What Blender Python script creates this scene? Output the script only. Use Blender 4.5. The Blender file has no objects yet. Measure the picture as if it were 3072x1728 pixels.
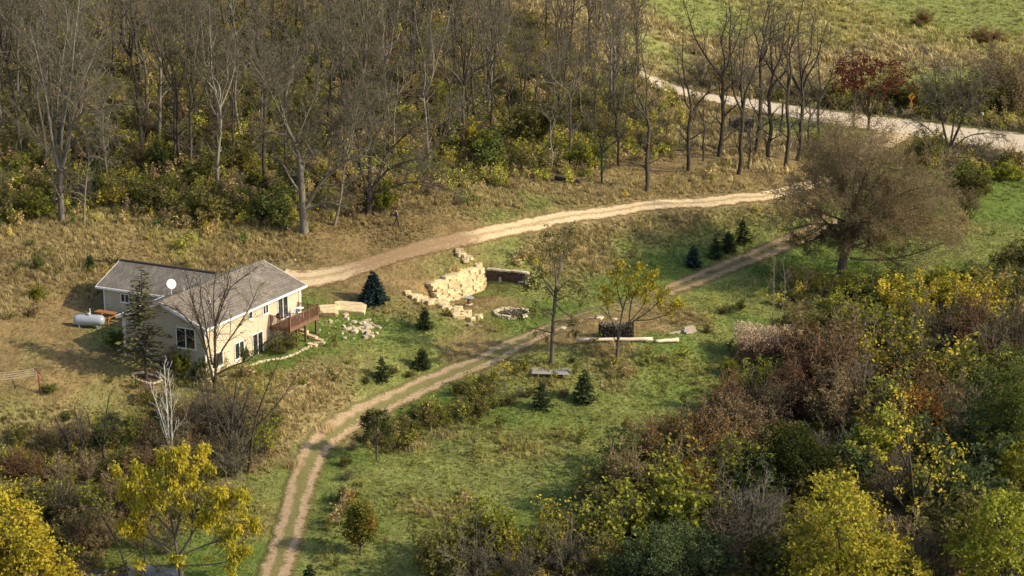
import bpy, bmesh, math, random
import numpy as np
from mathutils import Vector, Matrix

# ------------------------------------------------------------------ camera
S = bpy.context.scene
FPX, CAMH, PITCH = 5970.0, 51.0, math.radians(15.337)
cam = bpy.data.cameras.new('camera'); camo = bpy.data.objects.new('camera', cam)
S.collection.objects.link(camo); S.camera = camo
cam.sensor_width = 36.0; cam.lens = FPX / 3072 * 36.0
cam.clip_start = 1.0; cam.clip_end = 4000.0
camo.location = (0, 0, CAMH); camo.rotation_euler = (math.pi / 2 - PITCH, 0, 0)
# ------------------------------------------------------------------ sky, sun, exposure
SUN_EL, SUN_AZ = math.radians(31), math.radians(-15)     # azimuth counter-clockwise from +X
W = bpy.data.worlds.new('World'); S.world = W; W.use_nodes = True
nt = W.node_tree; bg = nt.nodes['Background']
sky = nt.nodes.new('ShaderNodeTexSky'); sky.sky_type = 'NISHITA'; sky.sun_disc = False
sky.sun_elevation = SUN_EL; sky.sun_rotation = math.pi / 2 - SUN_AZ
sky.air_density = 1.0; sky.dust_density = 2.0
nt.links.new(sky.outputs[0], bg.inputs[0]); bg.inputs[1].default_value = 0.148
sl = bpy.data.lights.new('sun', 'SUN'); sl.energy = 3.8; sl.angle = math.radians(0.6); sl.color = (1.0, 0.88, 0.66)
so = bpy.data.objects.new('sun', sl); S.collection.objects.link(so)
sd = Vector((math.cos(SUN_EL) * math.cos(SUN_AZ), math.cos(SUN_EL) * math.sin(SUN_AZ), math.sin(SUN_EL)))
so.rotation_euler = sd.to_track_quat('Z', 'Y').to_euler(); so.location = (60, 150, 80)
S.view_settings.view_transform = 'Standard'; S.view_settings.look = 'None'
S.view_settings.exposure = 0.54; S.view_settings.gamma = 1.0
S.cycles.max_bounces = 5; S.cycles.diffuse_bounces = 2; S.cycles.glossy_bounces = 2
S.cycles.transmission_bounces = 3; S.cycles.transparent_max_bounces = 8

RNG = np.random.default_rng(7); random.seed(7)
COL = S.collection

# ------------------------------------------------------------------ view maths (used to read positions off the photograph)
_F = np.array([0, math.cos(PITCH), -math.sin(PITCH)]); _U = np.array([0, math.sin(PITCH), math.cos(PITCH)])
def ray(px, py):
    return np.array([(px - 1536) / FPX, 0, 0]) + _F + _U * ((864 - py) / FPX)
def atz(px, py, z):
    d = ray(px, py); t = (z - CAMH) / d[2]; return np.array([d[0] * t, d[1] * t, z])
def project(P):
    P = np.asarray(P, float) - np.array([0, 0, CAMH]); d = P @ _F
    return 1536 + FPX * P[..., 0] / d, 864 - FPX * (P @ _U) / d
# house frame: x along the front wing, y towards the back wing
HX, HY, HT = -25.041, 155.885, 1.109
def HL(x, y):
    c, s = math.cos(HT), math.sin(HT); return np.array([HX + x * c - y * s, HY + x * s + y * c])

# ------------------------------------------------------------------ noise
_tab = RNG.random((256, 256))
def vnoise(x, y):
    xi = np.floor(x).astype(int); yi = np.floor(y).astype(int); fx = x - xi; fy = y - yi
    fx = fx * fx * (3 - 2 * fx); fy = fy * fy * (3 - 2 * fy)
    a = _tab[xi % 256, yi % 256]; b = _tab[(xi + 1) % 256, yi % 256]; c = _tab[xi % 256, (yi + 1) % 256]; d = _tab[(xi + 1) % 256, (yi + 1) % 256]
    return (a * (1 - fx) + b * fx) * (1 - fy) + (c * (1 - fx) + d * fx) * fy
def fbm(x, y, o=3):
    r = 0; a = .5
    for i in range(o): r = r + a * (vnoise(x + 17.3 * i, y - 9.1 * i) - .5); x = x * 2.03; y = y * 2.03; a *= .5
    return r

# ------------------------------------------------------------------ terrain
CP = []
for px, py, z in [
    (160,910,2.6),(0,1085,2.2),(100,880,3.6),(0,950,3.6),(0,830,4.6),(270,800,4.4),(150,760,5.2),(500,760,4.6),(700,770,3.9),
    (620,730,4.8),(880,800,3.2),(265,1000,2.1),(200,1100,1.4),(60,1150,1.2),(110,1180,.9),(400,1165,.2),(440,1140,.5),(300,1080,1.5),
    (100,1260,-1),(300,1260,-1.2),(500,1250,-1.5),(650,1210,-.8),(730,1160,-.15),(100,1450,-3.8),(300,1450,-4),(500,1450,-4),(200,1700,-5.8),
    (450,1700,-5.8),(700,1350,-3.2),(720,1600,-5.2),(850,1090,0),(1000,1050,.05),(1200,1020,0),(1350,1000,0),(1120,905,1.7),(1060,960,.9),
    (970,940,1.4),(1040,930,1.5),(1180,960,.4),(1210,890,2.0),(960,1010,.2),
    (900,850,2.6),(1000,830,2.8),(1250,755,3.7),(1450,705,4.3),(1700,655,4.7),(1950,618,4.9),(2300,587,4.7),
    (1000,760,3.9),(1300,690,5),(1500,640,5.4),(1600,600,5.7),(1900,560,5.4),(2350,520,4.8),
    (1300,815,2.7),(1500,770,2.7),(1600,790,1.9),(1700,750,2.4),(1900,700,2.9),(2100,670,3.1),(2200,635,3.5),
    (1410,925,0),(1530,940,0),(1600,900,.15),(1560,885,.3),(1680,920,0),(1800,860,.4),(2000,830,.5),(2080,797,.9),(2200,725,1.6),(2260,705,1.8),
    (1990,880,.2),(2300,745,1.0),(2150,830,.3),(2420,720,1.2),
    (800,1165,-.1),(950,1108,-.05),(1130,1070,0),(880,1165,-.05),(1000,1118,-.05),(1110,1082,-.05),(920,1105,.0),(1000,1240,-3.1),(1150,1180,-2.8),(1300,1120,-1.9),(900,1290,-3.3),(1060,1190,-2.2),(960,1220,-2.2),
    (850,1500,-4.4),(800,1700,-5.6),(950,1330,-3.6),(1250,1165,-2.4),(1450,1080,-1.2),(1540,1040,-.8),(1650,985,-.3),
    (1850,1030,-.25),(1850,1085,-1.1),(1655,1090,-1.1),(1600,1112,-1.6),(1700,1130,-1.8),(2000,1060,-1.2),
    (1300,1250,-3.3),(1500,1200,-2.6),(1300,1500,-4.6),(1100,1650,-5.5),(1700,1300,-3.6),(1900,1150,-2.6),(2100,1080,-1.9),(1500,1700,-5.9),(1900,1700,-6.2),
    (2200,1300,-4),(2400,1100,-2.8),(2600,950,-1.6),(2530,850,-.6),(2700,900,-1.2),(3000,900,-1.2),(3000,1200,-3.5),(2500,1700,-6.2),(3000,1700,-6.2),(3000,1500,-5.2),
    (2900,750,-.3),(3050,650,.5),(2850,600,.9),(2750,700,.2),(3050,520,1.2),(3400,700,0),(3400,1200,-3.5),(3400,1700,-6),(-300,1700,-5.5),(-300,1300,-1),(-300,1000,3),
    (1900,240,5.2),(2100,285,4.7),(2400,333,4.1),(2700,375,3.5),(3050,425,3.1),(3400,470,2.8),(2250,420,4.6),(2400,450,4.3),(2640,450,3.2),(2850,540,1.6),
    (2400,220,4.8),(2900,230,4.2),(2900,60,6),(2500,60,7),(3050,310,3.4),(2150,120,7),(3400,100,5)]:
    CP.append(tuple(atz(px, py, z)))
for x, y, z in [(.5,.5,0),(5,0,-.1),(9,-1,0),(12,-2.4,.05),(14.6,-1,.9),(15.6,.5,1.9),(16.5,3,2.35),(16.5,8,2.45),(.3,4.5,.95),(.2,8.6,2.1),
                (3.5,9.3,2.25),(6.5,12,2.3),(7,16.5,2.35),(14.5,17,2.9),(15.5,12,2.6),(8,4.5,1.0),(10,12,2.2),(-3,2,-.15),(-3,7,1.0)]:
    w = HL(x, y); CP.append((w[0], w[1], z))
for px, py, z, s in [(-250,700,6.2,.2),(0,690,6.1,.22),(300,680,6.1,.22),(600,685,5.8,.22),(915,705,4.9,.2),(1200,620,5.8,.2),(1400,570,6.0,.17),(1600,540,6.0,.12),(1800,510,5.8,.06),(2000,480,5.5,.0),(2200,450,4.9,-.01)]:
    d = ray(px, py); t = (z - CAMH) / d[2]; D0 = d[1] * t
    for dd in (0, 12, 26, 45, 70, 110, 170):
        if px > 1700 and dd > 30: continue
        D = D0 + dd; CP.append((d[0] / d[1] * D, D, z + s * min(dd, 130)))
CP = np.array(CP)
CN, CS = np.array([CP[:, 0].mean(), CP[:, 1].mean()]), 100.0
def kern(a, b): return np.sqrt((((a[:, None, :] - b[None]) / CS) ** 2).sum(-1) + 0.045 ** 2)
_n = len(CP); _K = kern(CP[:, :2], CP[:, :2]) - np.eye(_n) * 0.010
_Pm = np.c_[np.ones(_n), (CP[:, :2] - CN) / CS]
_A = np.block([[_K, _Pm], [_Pm.T, np.zeros((3, 3))]]); _w = np.linalg.solve(_A, np.r_[CP[:, 2], 0, 0, 0])
def rbf(x, y):
    sh = np.shape(x); q = np.c_[np.ravel(x), np.ravel(y)]
    q = np.c_[np.clip(q[:, 0], -85, 130), np.clip(q[:, 1], 112, 430)]
    out = np.empty(len(q))
    for i in range(0, len(q), 20000):
        b = q[i:i + 20000]; out[i:i + 20000] = kern(b, CP[:, :2]) @ _w[:_n] + np.c_[np.ones(len(b)), (b - CN) / CS] @ _w[_n:]
    return out.reshape(sh)
# retaining wall line (base)
WA, WB = atz(1308, 918, .05)[:2], atz(1462, 868, .1)[:2]
WDIR = (WB - WA) / np.linalg.norm(WB - WA); WLEN = np.linalg.norm(WB - WA); WN = np.array([WDIR[1], -WDIR[0]])
def sstep(a, b, x): t = np.clip((x - a) / (b - a), 0, 1); return t * t * (3 - 2 * t)
# grid
def axis(lo, hi, step, far, grow=1.35):
    a = list(np.arange(lo, hi + 1e-6, step)); st = step
    while a[-1] < far[1]: st *= grow; a.append(a[-1] + st)
    st = step; b = []
    p = lo
    while p > far[0]: st *= grow; p -= st; b.append(p)
    return np.array(b[::-1] + a)
GX = axis(-64, 84, .5, (-900, 900)); GY = axis(118, 292, .5, (40, 2200))
gx, gy = np.meshgrid(GX, GY, indexing='ij')
GZ = rbf(gx, gy)
# step in the ground at the retaining wall
u = (gx - WA[0]) * WDIR[0] + (gy - WA[1]) * WDIR[1]; dback = -((gx - WA[0]) * WN[0] + (gy - WA[1]) * WN[1])
m = sstep(-2.0, .6, u) * (1 - sstep(WLEN - .8, WLEN + 1.5, u))
up = sstep(.95, 1.7, dback) * (1 - sstep(3.0, 7, dback)) * m
GZ = GZ * (1 - up) + np.maximum(GZ, 2.1) * up
dn = (1 - sstep(.5, 1.3, dback)) * sstep(-4, -1.5, dback) * m
GZ = GZ * (1 - dn) + np.minimum(GZ, .1) * dn

def resample(P, step):
    P = np.asarray(P, float); n = len(P); Q = []
    for i in range(n - 1):
        p0, p1, p2, p3 = P[max(i - 1, 0)], P[i], P[i + 1], P[min(i + 2, n - 1)]
        for t in np.linspace(0, 1, 12, endpoint=False):
            Q.append(.5 * ((2 * p1) + (-p0 + p2) * t + (2 * p0 - 5 * p1 + 4 * p2 - p3) * t * t + (-p0 + 3 * p1 - 3 * p2 + p3) * t ** 3))
    Q.append(P[-1]); Q = np.array(Q); L = np.r_[0, np.cumsum(np.linalg.norm(np.diff(Q, axis=0), axis=1))]
    s = np.linspace(0, L[-1], max(2, int(L[-1] / step) + 1))
    return np.c_[[np.interp(s, L, Q[:, k]) for k in range(Q.shape[1])]].T, s
def bil(G, x, y):
    x = np.clip(x, GX[0], GX[-1] - 1e-6); y = np.clip(y, GY[0], GY[-1] - 1e-6)
    i = np.clip(np.searchsorted(GX, x, 'right') - 1, 0, len(GX) - 2); j = np.clip(np.searchsorted(GY, y, 'right') - 1, 0, len(GY) - 2)
    fx = (x - GX[i]) / (GX[i + 1] - GX[i]); fy = (y - GY[j]) / (GY[j + 1] - GY[j])
    return (G[i, j] * (1 - fx) + G[i + 1, j] * fx) * (1 - fy) + (G[i, j + 1] * (1 - fx) + G[i + 1, j + 1] * fx) * fy
def ground(x, y): return bil(GZ, np.asarray(x, float), np.asarray(y, float))
_ts = np.arange(105, 460, .4)
def onground(px, py):
    d = ray(px, py); d = d / d[1]
    x = d[0] * _ts; y = _ts; z = CAMH + d[2] * _ts; h = z - ground(x, y)
    k = np.argmax(h < 0)
    if h[k] >= 0: k = len(_ts) - 1
    a, b = h[k - 1], h[k]; t = _ts[k - 1] + .4 * a / (a - b + 1e-9)
    return np.array([d[0] * t, t, float(ground(d[0] * t, t))])

ROADS = {}
def roadline(key, pix, width):
    P = [np.r_[onground(px, py)[:2], wd] for (px, py), wd in zip(pix, width)]
    Q, s = resample(P, .5); ROADS[key] = (Q, s); return Q, s
drive_px = [(850,838),(930,838),(1010,822),(1090,798),(1170,772),(1280,742),(1390,716),(1500,694),(1600,673),(1750,646),(1900,624),(2050,611),(2200,598),(2310,586),(2410,562),(2510,520),(2590,470),(2650,428),(2690,398)]
roadline('drive', drive_px, [5.6,5.0,3.8,3.1,2.7,2.6,2.6,2.6,2.5,2.5,2.4,2.4,2.4,2.4,2.4,2.6,3.0,4.6,7])
track_px = [(770,1860),(808,1760),(850,1655),(880,1550),(905,1455),(935,1375),(985,1312),(1060,1262),(1150,1217),(1250,1168),(1350,1125),(1450,1085),(1520,1048),(1590,1015),(1680,975),(1790,938),(1900,908),(2000,874),(2120,828),(2240,778),(2340,738),(2430,700),(2500,655)]
roadline('track', track_px, [2.9]*12 + [3.2,3.0,2.8,2.7,2.7,2.8,2.8,2.7,2.6,2.6,2.4])
road_px = [(1890,222),(1920,238),(1960,254),(2060,281),(2200,304),(2350,330),(2500,354),(2700,380),(2900,408),(3080,432),(3300,468),(3600,520)]
roadline('road', road_px, [7.4,7.4,7.8,8.4,8.8,9.0,9.4,10.2,9.2,8.6,8.4,8.4])
# soft bumps everywhere except on the roads and round the house
rd = np.full(gx.shape, 99.0)
for Q, s in ROADS.values():
    for q in Q[::3]:
        i0, i1 = np.searchsorted(GX, [q[0] - 8, q[0] + 8]); j0, j1 = np.searchsorted(GY, [q[1] - 8, q[1] + 8])
        if i1 > i0 and j1 > j0:
            dd = np.hypot(gx[i0:i1, j0:j1] - q[0], gy[i0:i1, j0:j1] - q[1]) - q[2] / 2
            rd[i0:i1, j0:j1] = np.minimum(rd[i0:i1, j0:j1], dd)
for k in ('drive', 'track', 'road'):            # flatten the ground across each road
    Q, s = ROADS[k]; Q[:, :2] = Q[:, :2]
bump = fbm(gx * .28, gy * .28, 2) * .4 + fbm(gx * .9 + 40, gy * .9, 2) * .16
_hl = np.hypot(gx - HL(8, 7)[0], gy - HL(8, 7)[1])
GZ = GZ + bump * sstep(-.2, 2.0, rd) * (0.35 + .65 * sstep(10, 22, _hl))

# ------------------------------------------------------------------ colour zones of the ground (real colours of grass, litter, soil)
PAL = dict(G=(.122,.168,.036), g=(.195,.212,.060), m=(.185,.140,.064), t=(.262,.205,.094), b=(.235,.165,.072), l=(.170,.125,.058), o=(.130,.128,.042), y=(.230,.205,.062), d=(.26,.17,.095))
WEED = dict(m=0, G=0, g=.02, t=.05, b=0, l=.75, o=1.0, y=.18, d=0)
HGT = dict(m=.26, G=.11, g=.14, t=.36, b=.07, l=.16, o=.26, y=.25, d=.05)
ZN = [(0,900,'t',4),(60,850,'m',4),(150,820,'t',4),(0,780,'m',5),(250,740,'t',4),(120,700,'t',5),(400,730,'t',4),(520,720,'y',3),(600,690,'y',4),(700,740,'t',4),(800,770,'m',3),(850,740,'t',4),(950,720,'b',4),(1050,740,'b',4),(400,760,'b',3),
    (60,1060,'b',5),(150,1000,'b',4),(110,1060,'g',1.5),(90,1100,'g',1.2),(200,1080,'b',4),(60,1130,'b',4),(300,1130,'b',4),(380,1110,'g',2.5),(200,920,'b',3),(330,1000,'g',2.5),(150,1180,'b',3),(280,1200,'g',3),(60,1240,'g',3),(150,1290,'t',4),(80,1300,'t',3),(250,1310,'o',2.5),(500,1230,'o',2.5),(440,1140,'b',2.5),(560,1170,'g',2),(600,1200,'b',3),(700,1170,'y',3),
    (100,1400,'o',4),(60,1340,'t',3),(220,1360,'m',4),(300,1420,'l',4),(400,1350,'y',3),(500,1400,'l',4),(650,1300,'m',4),(200,1600,'l',5),(620,1400,'l',4),(400,1640,'g',2.5),(330,1660,'G',2),(600,1640,'G',3),(700,1550,'y',4),(760,1450,'g',4),(780,1330,'m',3),(720,1680,'G',3),
    (850,1080,'G',2.5),(900,1120,'b',2),(960,1075,'G',3),(1050,1060,'g',3),(1000,1090,'b',2),(1150,1040,'g',3),(1100,1070,'b',2),(1250,1010,'g',3),(1200,1050,'G',2.5),(1350,1020,'b',2),
    (850,1170,'t',2.5),(950,1150,'t',3),(1050,1130,'t',3),(900,1220,'t',3),(1000,1190,'t',3),(1130,1120,'g',3),(1200,1110,'g',3),(1270,1090,'g',2),(1100,1170,'g',2),(840,1280,'t',2.5),
    (970,930,'G',2.5),(1080,950,'G',3),(1150,970,'G',3),(1050,1000,'G',3),(1000,985,'G',2),(1180,930,'t',2),(1200,870,'b',3),(1180,900,'g',2),(930,890,'G',2),(900,880,'b',2),(1030,870,'b',2.5),(1250,860,'b',3),(1290,810,'g',2),(1250,790,'b',3),(1340,790,'g',2),(1150,820,'b',3),(1350,760,'b',2.5),
    (1430,740,'b',3),(1500,730,'g',3),(1560,760,'g',3),(1620,740,'t',4),(1700,710,'t',4),(1800,720,'t',4),(1900,680,'t',4),(2000,660,'t',4),(1700,800,'t',4),(1600,830,'g',3),(1500,790,'g',3),(1750,770,'t',3),(1900,740,'g',3),(2100,640,'t',4),(2250,620,'t',4),(2000,700,'g',2.5),
    (1420,910,'b',3),(1500,900,'b',2.5),(1480,960,'g',3),(1560,960,'G',3),(1650,930,'G',3),(1440,860,'G',1.5),(1540,890,'G',2),(1400,980,'b',3),(1300,960,'g',3),(1280,920,'t',2),(1600,870,'g',3),(1700,880,'g',3),(1830,840,'G',3.5),(1920,800,'G',4),(2000,780,'G',4),(2100,760,'G',4),(2200,700,'g',4),(2250,740,'g',3),(2300,690,'g',3),
    (1750,980,'b',3),(1800,900,'g',3),(1950,950,'b',3),(2000,930,'t',3),(2100,900,'g',3),(2200,840,'g',4),(2350,800,'G',4),(2430,780,'G',4),(2480,730,'G',3),(2600,760,'G',3),(2400,860,'o',3),(2250,920,'g',3),(2300,980,'G',3),
    (1700,1080,'g',2.5),(1800,1060,'t',2),(1900,1060,'t',2),(1750,1100,'G',2),(1950,1080,'G',3),(2050,1050,'G',3),(2150,1000,'g',3),(1700,1040,'b',2),
    (1650,1140,'y',3),(1850,1120,'t',3),(1900,1105,'y',3),(2050,1100,'y',3),(2150,1120,'g',3),(1900,1160,'G',3.5),(2050,1160,'G',4),(2150,1180,'g',3),(1750,1180,'g',3),(1600,1200,'g',3),
    (1550,1260,'G',4),(1700,1260,'G',4),(1850,1240,'g',4),(2000,1220,'g',4),(1500,1320,'y',4),(1650,1330,'y',4),(1800,1320,'g',4),(1350,1340,'g',3),(1450,1400,'g',4),(1600,1400,'g',3),(1700,1400,'g',4),(1300,1430,'g',3.5),(1450,1470,'g',4),(1600,1480,'g',3.5),(1750,1430,'G',4),(1200,1480,'g',4),(1300,1550,'y',4),(1150,1580,'G',4),(1250,1650,'g',4),(1100,1650,'g',4),(1600,1560,'G',4),(1050,1450,'g',3),(1130,1420,'g',3),
    (1000,1400,'G',3),(960,1480,'G',2.2),(930,1560,'G',2.2),(990,1560,'o',2.5),(1000,1680,'g',3),(1150,1720,'g',3),(1330,1260,'o',1.8),(1200,1300,'o',2),(1450,1200,'o',2),(1250,1215,'G',1.5),(1300,1195,'G',1.5),
    (2200,1350,'l',6),(2400,1200,'l',6),(2600,1050,'o',6),(2800,1000,'o',6),(3000,1100,'l',6),(2000,1550,'l',6),(2300,1600,'l',6),(2700,1500,'l',6),(3000,1500,'o',6),(1700,1680,'o',3.5),(2600,900,'g',4),(2750,850,'g',4),(2950,880,'y',4),
    (2900,750,'g',5),(3000,700,'g',5),(3050,620,'G',5),(2950,640,'G',5),(2850,680,'t',3),(2750,690,'g',4),(2650,700,'G',4),(2950,560,'G',4),(3050,540,'G',4),(2850,560,'g',3),(2780,560,'g',3),(2700,640,'g',3),(3000,800,'G',4),(3050,780,'g',4),
    (1200,700,'m',4),(1300,660,'b',4),(1250,620,'m',4),(1400,620,'t',4),(1500,600,'t',3),(1600,600,'g',3),(1700,590,'t',4),(1800,580,'t',4),(1650,640,'b',2.5),(1900,540,'t',4),(2000,560,'t',4),(2100,530,'t',4),(2200,560,'t',4),(2300,540,'b',4),(1500,650,'g',3),(1400,670,'b',3),
    (0,600,'o',6),(200,620,'y',5),(400,620,'t',4),(500,600,'o',6),(700,620,'o',5),(850,620,'o',5),(1000,640,'m',4),(200,500,'o',8),(500,450,'o',8),(800,450,'l',8),(1000,500,'o',6),(200,300,'l',10),(600,300,'o',10),(1000,300,'l',10),(1300,480,'o',6),(1500,480,'l',5),(1600,500,'l',4),(1700,500,'l',4),(200,100,'l',12),(600,80,'l',12),(1000,100,'l',12),(1400,300,'l',9),(1400,100,'l',12),(1700,400,'l',6),(1800,450,'l',5),(1700,250,'l',8),
    (1950,430,'l',5),(2050,430,'m',5),(2150,430,'m',5),(2250,450,'m',5),(2350,440,'m',4),(2450,420,'m',4),(2250,400,'m',4),(2400,400,'g',4),(2050,350,'m',5),(1900,330,'l',5),(2200,500,'t',4),(2100,480,'b',4),(2400,500,'b',4),(2000,510,'b',4),
    (2600,480,'g',4),(2700,520,'g',3),(2800,440,'o',3),(2900,460,'o',4),(3050,470,'o',4),(2750,480,'o',4),
    (2300,250,'t',6),(2200,230,'l',6),(2150,180,'t',6),(2300,150,'t',7),(2450,100,'y',9),(2600,60,'y',9),(2500,200,'t',7),(2700,150,'t',7),(2800,50,'g',10),(3000,60,'g',10),(2900,130,'y',8),(3050,130,'y',8),(2850,180,'t',7),(3000,220,'g',6),(2700,240,'g',6),(2650,300,'o',5),(2850,280,'o',5),(3000,310,'o',5),(2500,290,'o',5),(1850,150,'t',7),(1900,60,'t',9),(2100,60,'g',9),(1950,140,'g',7)]
zp = np.array([onground(px, py)[:2] for px, py, k, r in ZN]); zr = np.array([r for *_, r in ZN]); zc = np.array([PAL[k] for _, _, k, _ in ZN]); zh = np.array([HGT[k] for _, _, k, _ in ZN]); zw = np.array([WEED[k] for _, _, k, _ in ZN])
def zone(x, y, weed=False):
    x = np.ravel(x); y = np.ravel(y); C = np.empty((len(x), 3)); Hh = np.empty(len(x)); Wd = np.empty(len(x))
    wx = x + fbm(x * .35, y * .35, 3) * 5.5; wy = y + fbm(x * .35 + 90, y * .35, 3) * 5.5
    for i in range(0, len(x), 20000):
        s = slice(i, i + 20000)
        d2 = (wx[s, None] - zp[None, :, 0]) ** 2 + (wy[s, None] - zp[None, :, 1]) ** 2
        ww = np.exp(-np.minimum(d2 / (zr[None] * .72) ** 2, 60)) + 1e-7 / (1 + d2)
        ww /= ww.sum(1, keepdims=True); C[s] = ww @ zc; Hh[s] = ww @ zh; Wd[s] = ww @ zw
    return (C, Hh, Wd) if weed else (C, Hh)

# ------------------------------------------------------------------ object helpers
def thing(name, label, cat, loc=(0, 0, 0), rz=0, group=None, scale=1):
    o = bpy.data.objects.new(name, None); COL.objects.link(o); o.empty_display_size = .2
    o.location = tuple(float(v) for v in loc); o.rotation_euler = (0, 0, rz)
    o.scale = (scale,) * 3 if np.isscalar(scale) else scale
    tag(o, label, cat, group); return o
def tag(o, label=None, cat=None, group=None, kind=None):
    if label: o['label'] = label
    if cat: o['category'] = cat
    if group: o['group'] = group
    if kind: o['kind'] = kind
    return o
def obj(name, me, mat=None, parent=None, loc=None, rot=None, scale=None):
    o = bpy.data.objects.new(name, me); COL.objects.link(o)
    if mat is not None:
        if len(me.materials) == 0: me.materials.append(mat)
        elif me.materials[0] != mat:
            o.material_slots[0].link = 'OBJECT'; o.material_slots[0].material = mat
    if parent is not None: o.parent = parent
    if loc is not None: o.location = tuple(float(v) for v in loc)
    if rot is not None: o.rotation_euler = rot
    if scale is not None: o.scale = (scale,) * 3 if np.isscalar(scale) else scale
    return o
def qmesh(name, V, Q, face_attr=None, vcol=None, vfloat=None, smooth=False, mats=None, mat_idx=None):
    V = np.asarray(V, np.float32).reshape(-1, 3); Q = np.asarray(Q, np.int32); k = Q.shape[1]
    me = bpy.data.meshes.new(name); me.vertices.add(len(V)); me.vertices.foreach_set('co', V.ravel())
    me.loops.add(Q.size); me.loops.foreach_set('vertex_index', Q.ravel())
    me.polygons.add(len(Q)); me.polygons.foreach_set('loop_start', np.arange(0, Q.size, k, dtype=np.int32))
    if smooth: me.polygons.foreach_set('use_smooth', np.ones(len(Q), bool))
    if face_attr is not None:
        a = me.attributes.new('rnd', 'FLOAT', 'FACE'); a.data.foreach_set('value', np.asarray(face_attr, np.float32))
    if vcol is not None:
        a = me.attributes.new('zone', 'FLOAT_COLOR', 'POINT'); a.data.foreach_set('color', np.c_[vcol, np.ones(len(vcol))].astype(np.float32).ravel())
    for n_, v_ in (vfloat or {}).items():
        a = me.attributes.new(n_, 'FLOAT', 'POINT'); a.data.foreach_set('value', np.asarray(v_, np.float32))
    me.update(calc_edges=True); me.validate(); return me
class MB:
    def __init__(s): s.bm = bmesh.new()
    def box(s, x0, x1, y0, y1, z0, z1, bev=0):
        r = bmesh.ops.create_cube(s.bm, size=1); vs = r['verts']
        for v in vs: v.co = Vector((x0 + (v.co.x + .5) * (x1 - x0), y0 + (v.co.y + .5) * (y1 - y0), z0 + (v.co.z + .5) * (z1 - z0)))
        if bev:
            es = list({e for v in vs for e in v.link_edges}); bmesh.ops.bevel(s.bm, geom=es, offset=bev, segments=1, affect='EDGES')
        return s
    def bar(s, a, b, r, n=8, r2=None):
        a = Vector(a); b = Vector(b); d = b - a
        m = Matrix.Translation((a + b) / 2) @ d.to_track_quat('Z', 'Y').to_matrix().to_4x4()
        bmesh.ops.create_cone(s.bm, cap_ends=True, segments=n, radius1=r, radius2=r if r2 is None else r2, depth=d.length, matrix=m); return s
    def beam(s, a, b, w, h):
        a = Vector(a); b = Vector(b); d = b - a
        m = Matrix.Translation((a + b) / 2) @ d.to_track_quat('X', 'Z').to_matrix().to_4x4() @ Matrix.Diagonal((d.length, w, h, 1))
        bmesh.ops.create_cube(s.bm, size=1, matrix=m); return s
    def slab(s, poly, th, nrm=None):
        P = [Vector(p) for p in poly]
        if nrm is None: nrm = (P[1] - P[0]).cross(P[2] - P[0]).normalized()
        n = Vector(nrm) * th; a = [s.bm.verts.new(p) for p in P]; b = [s.bm.verts.new(p - n) for p in P]
        s.bm.faces.new(a); s.bm.faces.new(b[::-1]); k = len(P)
        for i in range(k): s.bm.faces.new([a[i], b[i], b[(i + 1) % k], a[(i + 1) % k]])
        return s
    def lathe(s, prof, n=24, mat=None):
        rings = [[s.bm.verts.new((r * math.cos(2 * math.pi * i / n), r * math.sin(2 * math.pi * i / n), z)) for i in range(n)] for r, z in prof]
        for a, b in zip(rings, rings[1:]):
            for i in range(n): s.bm.faces.new([a[i], a[(i + 1) % n], b[(i + 1) % n], b[i]])
        s.bm.faces.new(rings[0][::-1]); s.bm.faces.new(rings[-1])
        if mat: bmesh.ops.transform(s.bm, matrix=mat, verts=[v for r in rings for v in r])
        return s
    def mesh(s, name, smooth=False):
        bmesh.ops.recalc_face_normals(s.bm, faces=s.bm.faces[:])
        me = bpy.data.meshes.new(name); s.bm.to_mesh(me); s.bm.free()
        if smooth:
            for p in me.polygons: p.use_smooth = True
        return me
    def build(s, name, mat, parent=None, smooth=False, **k): return obj(name, s.mesh(name, smooth), mat, parent, **k)

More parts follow.
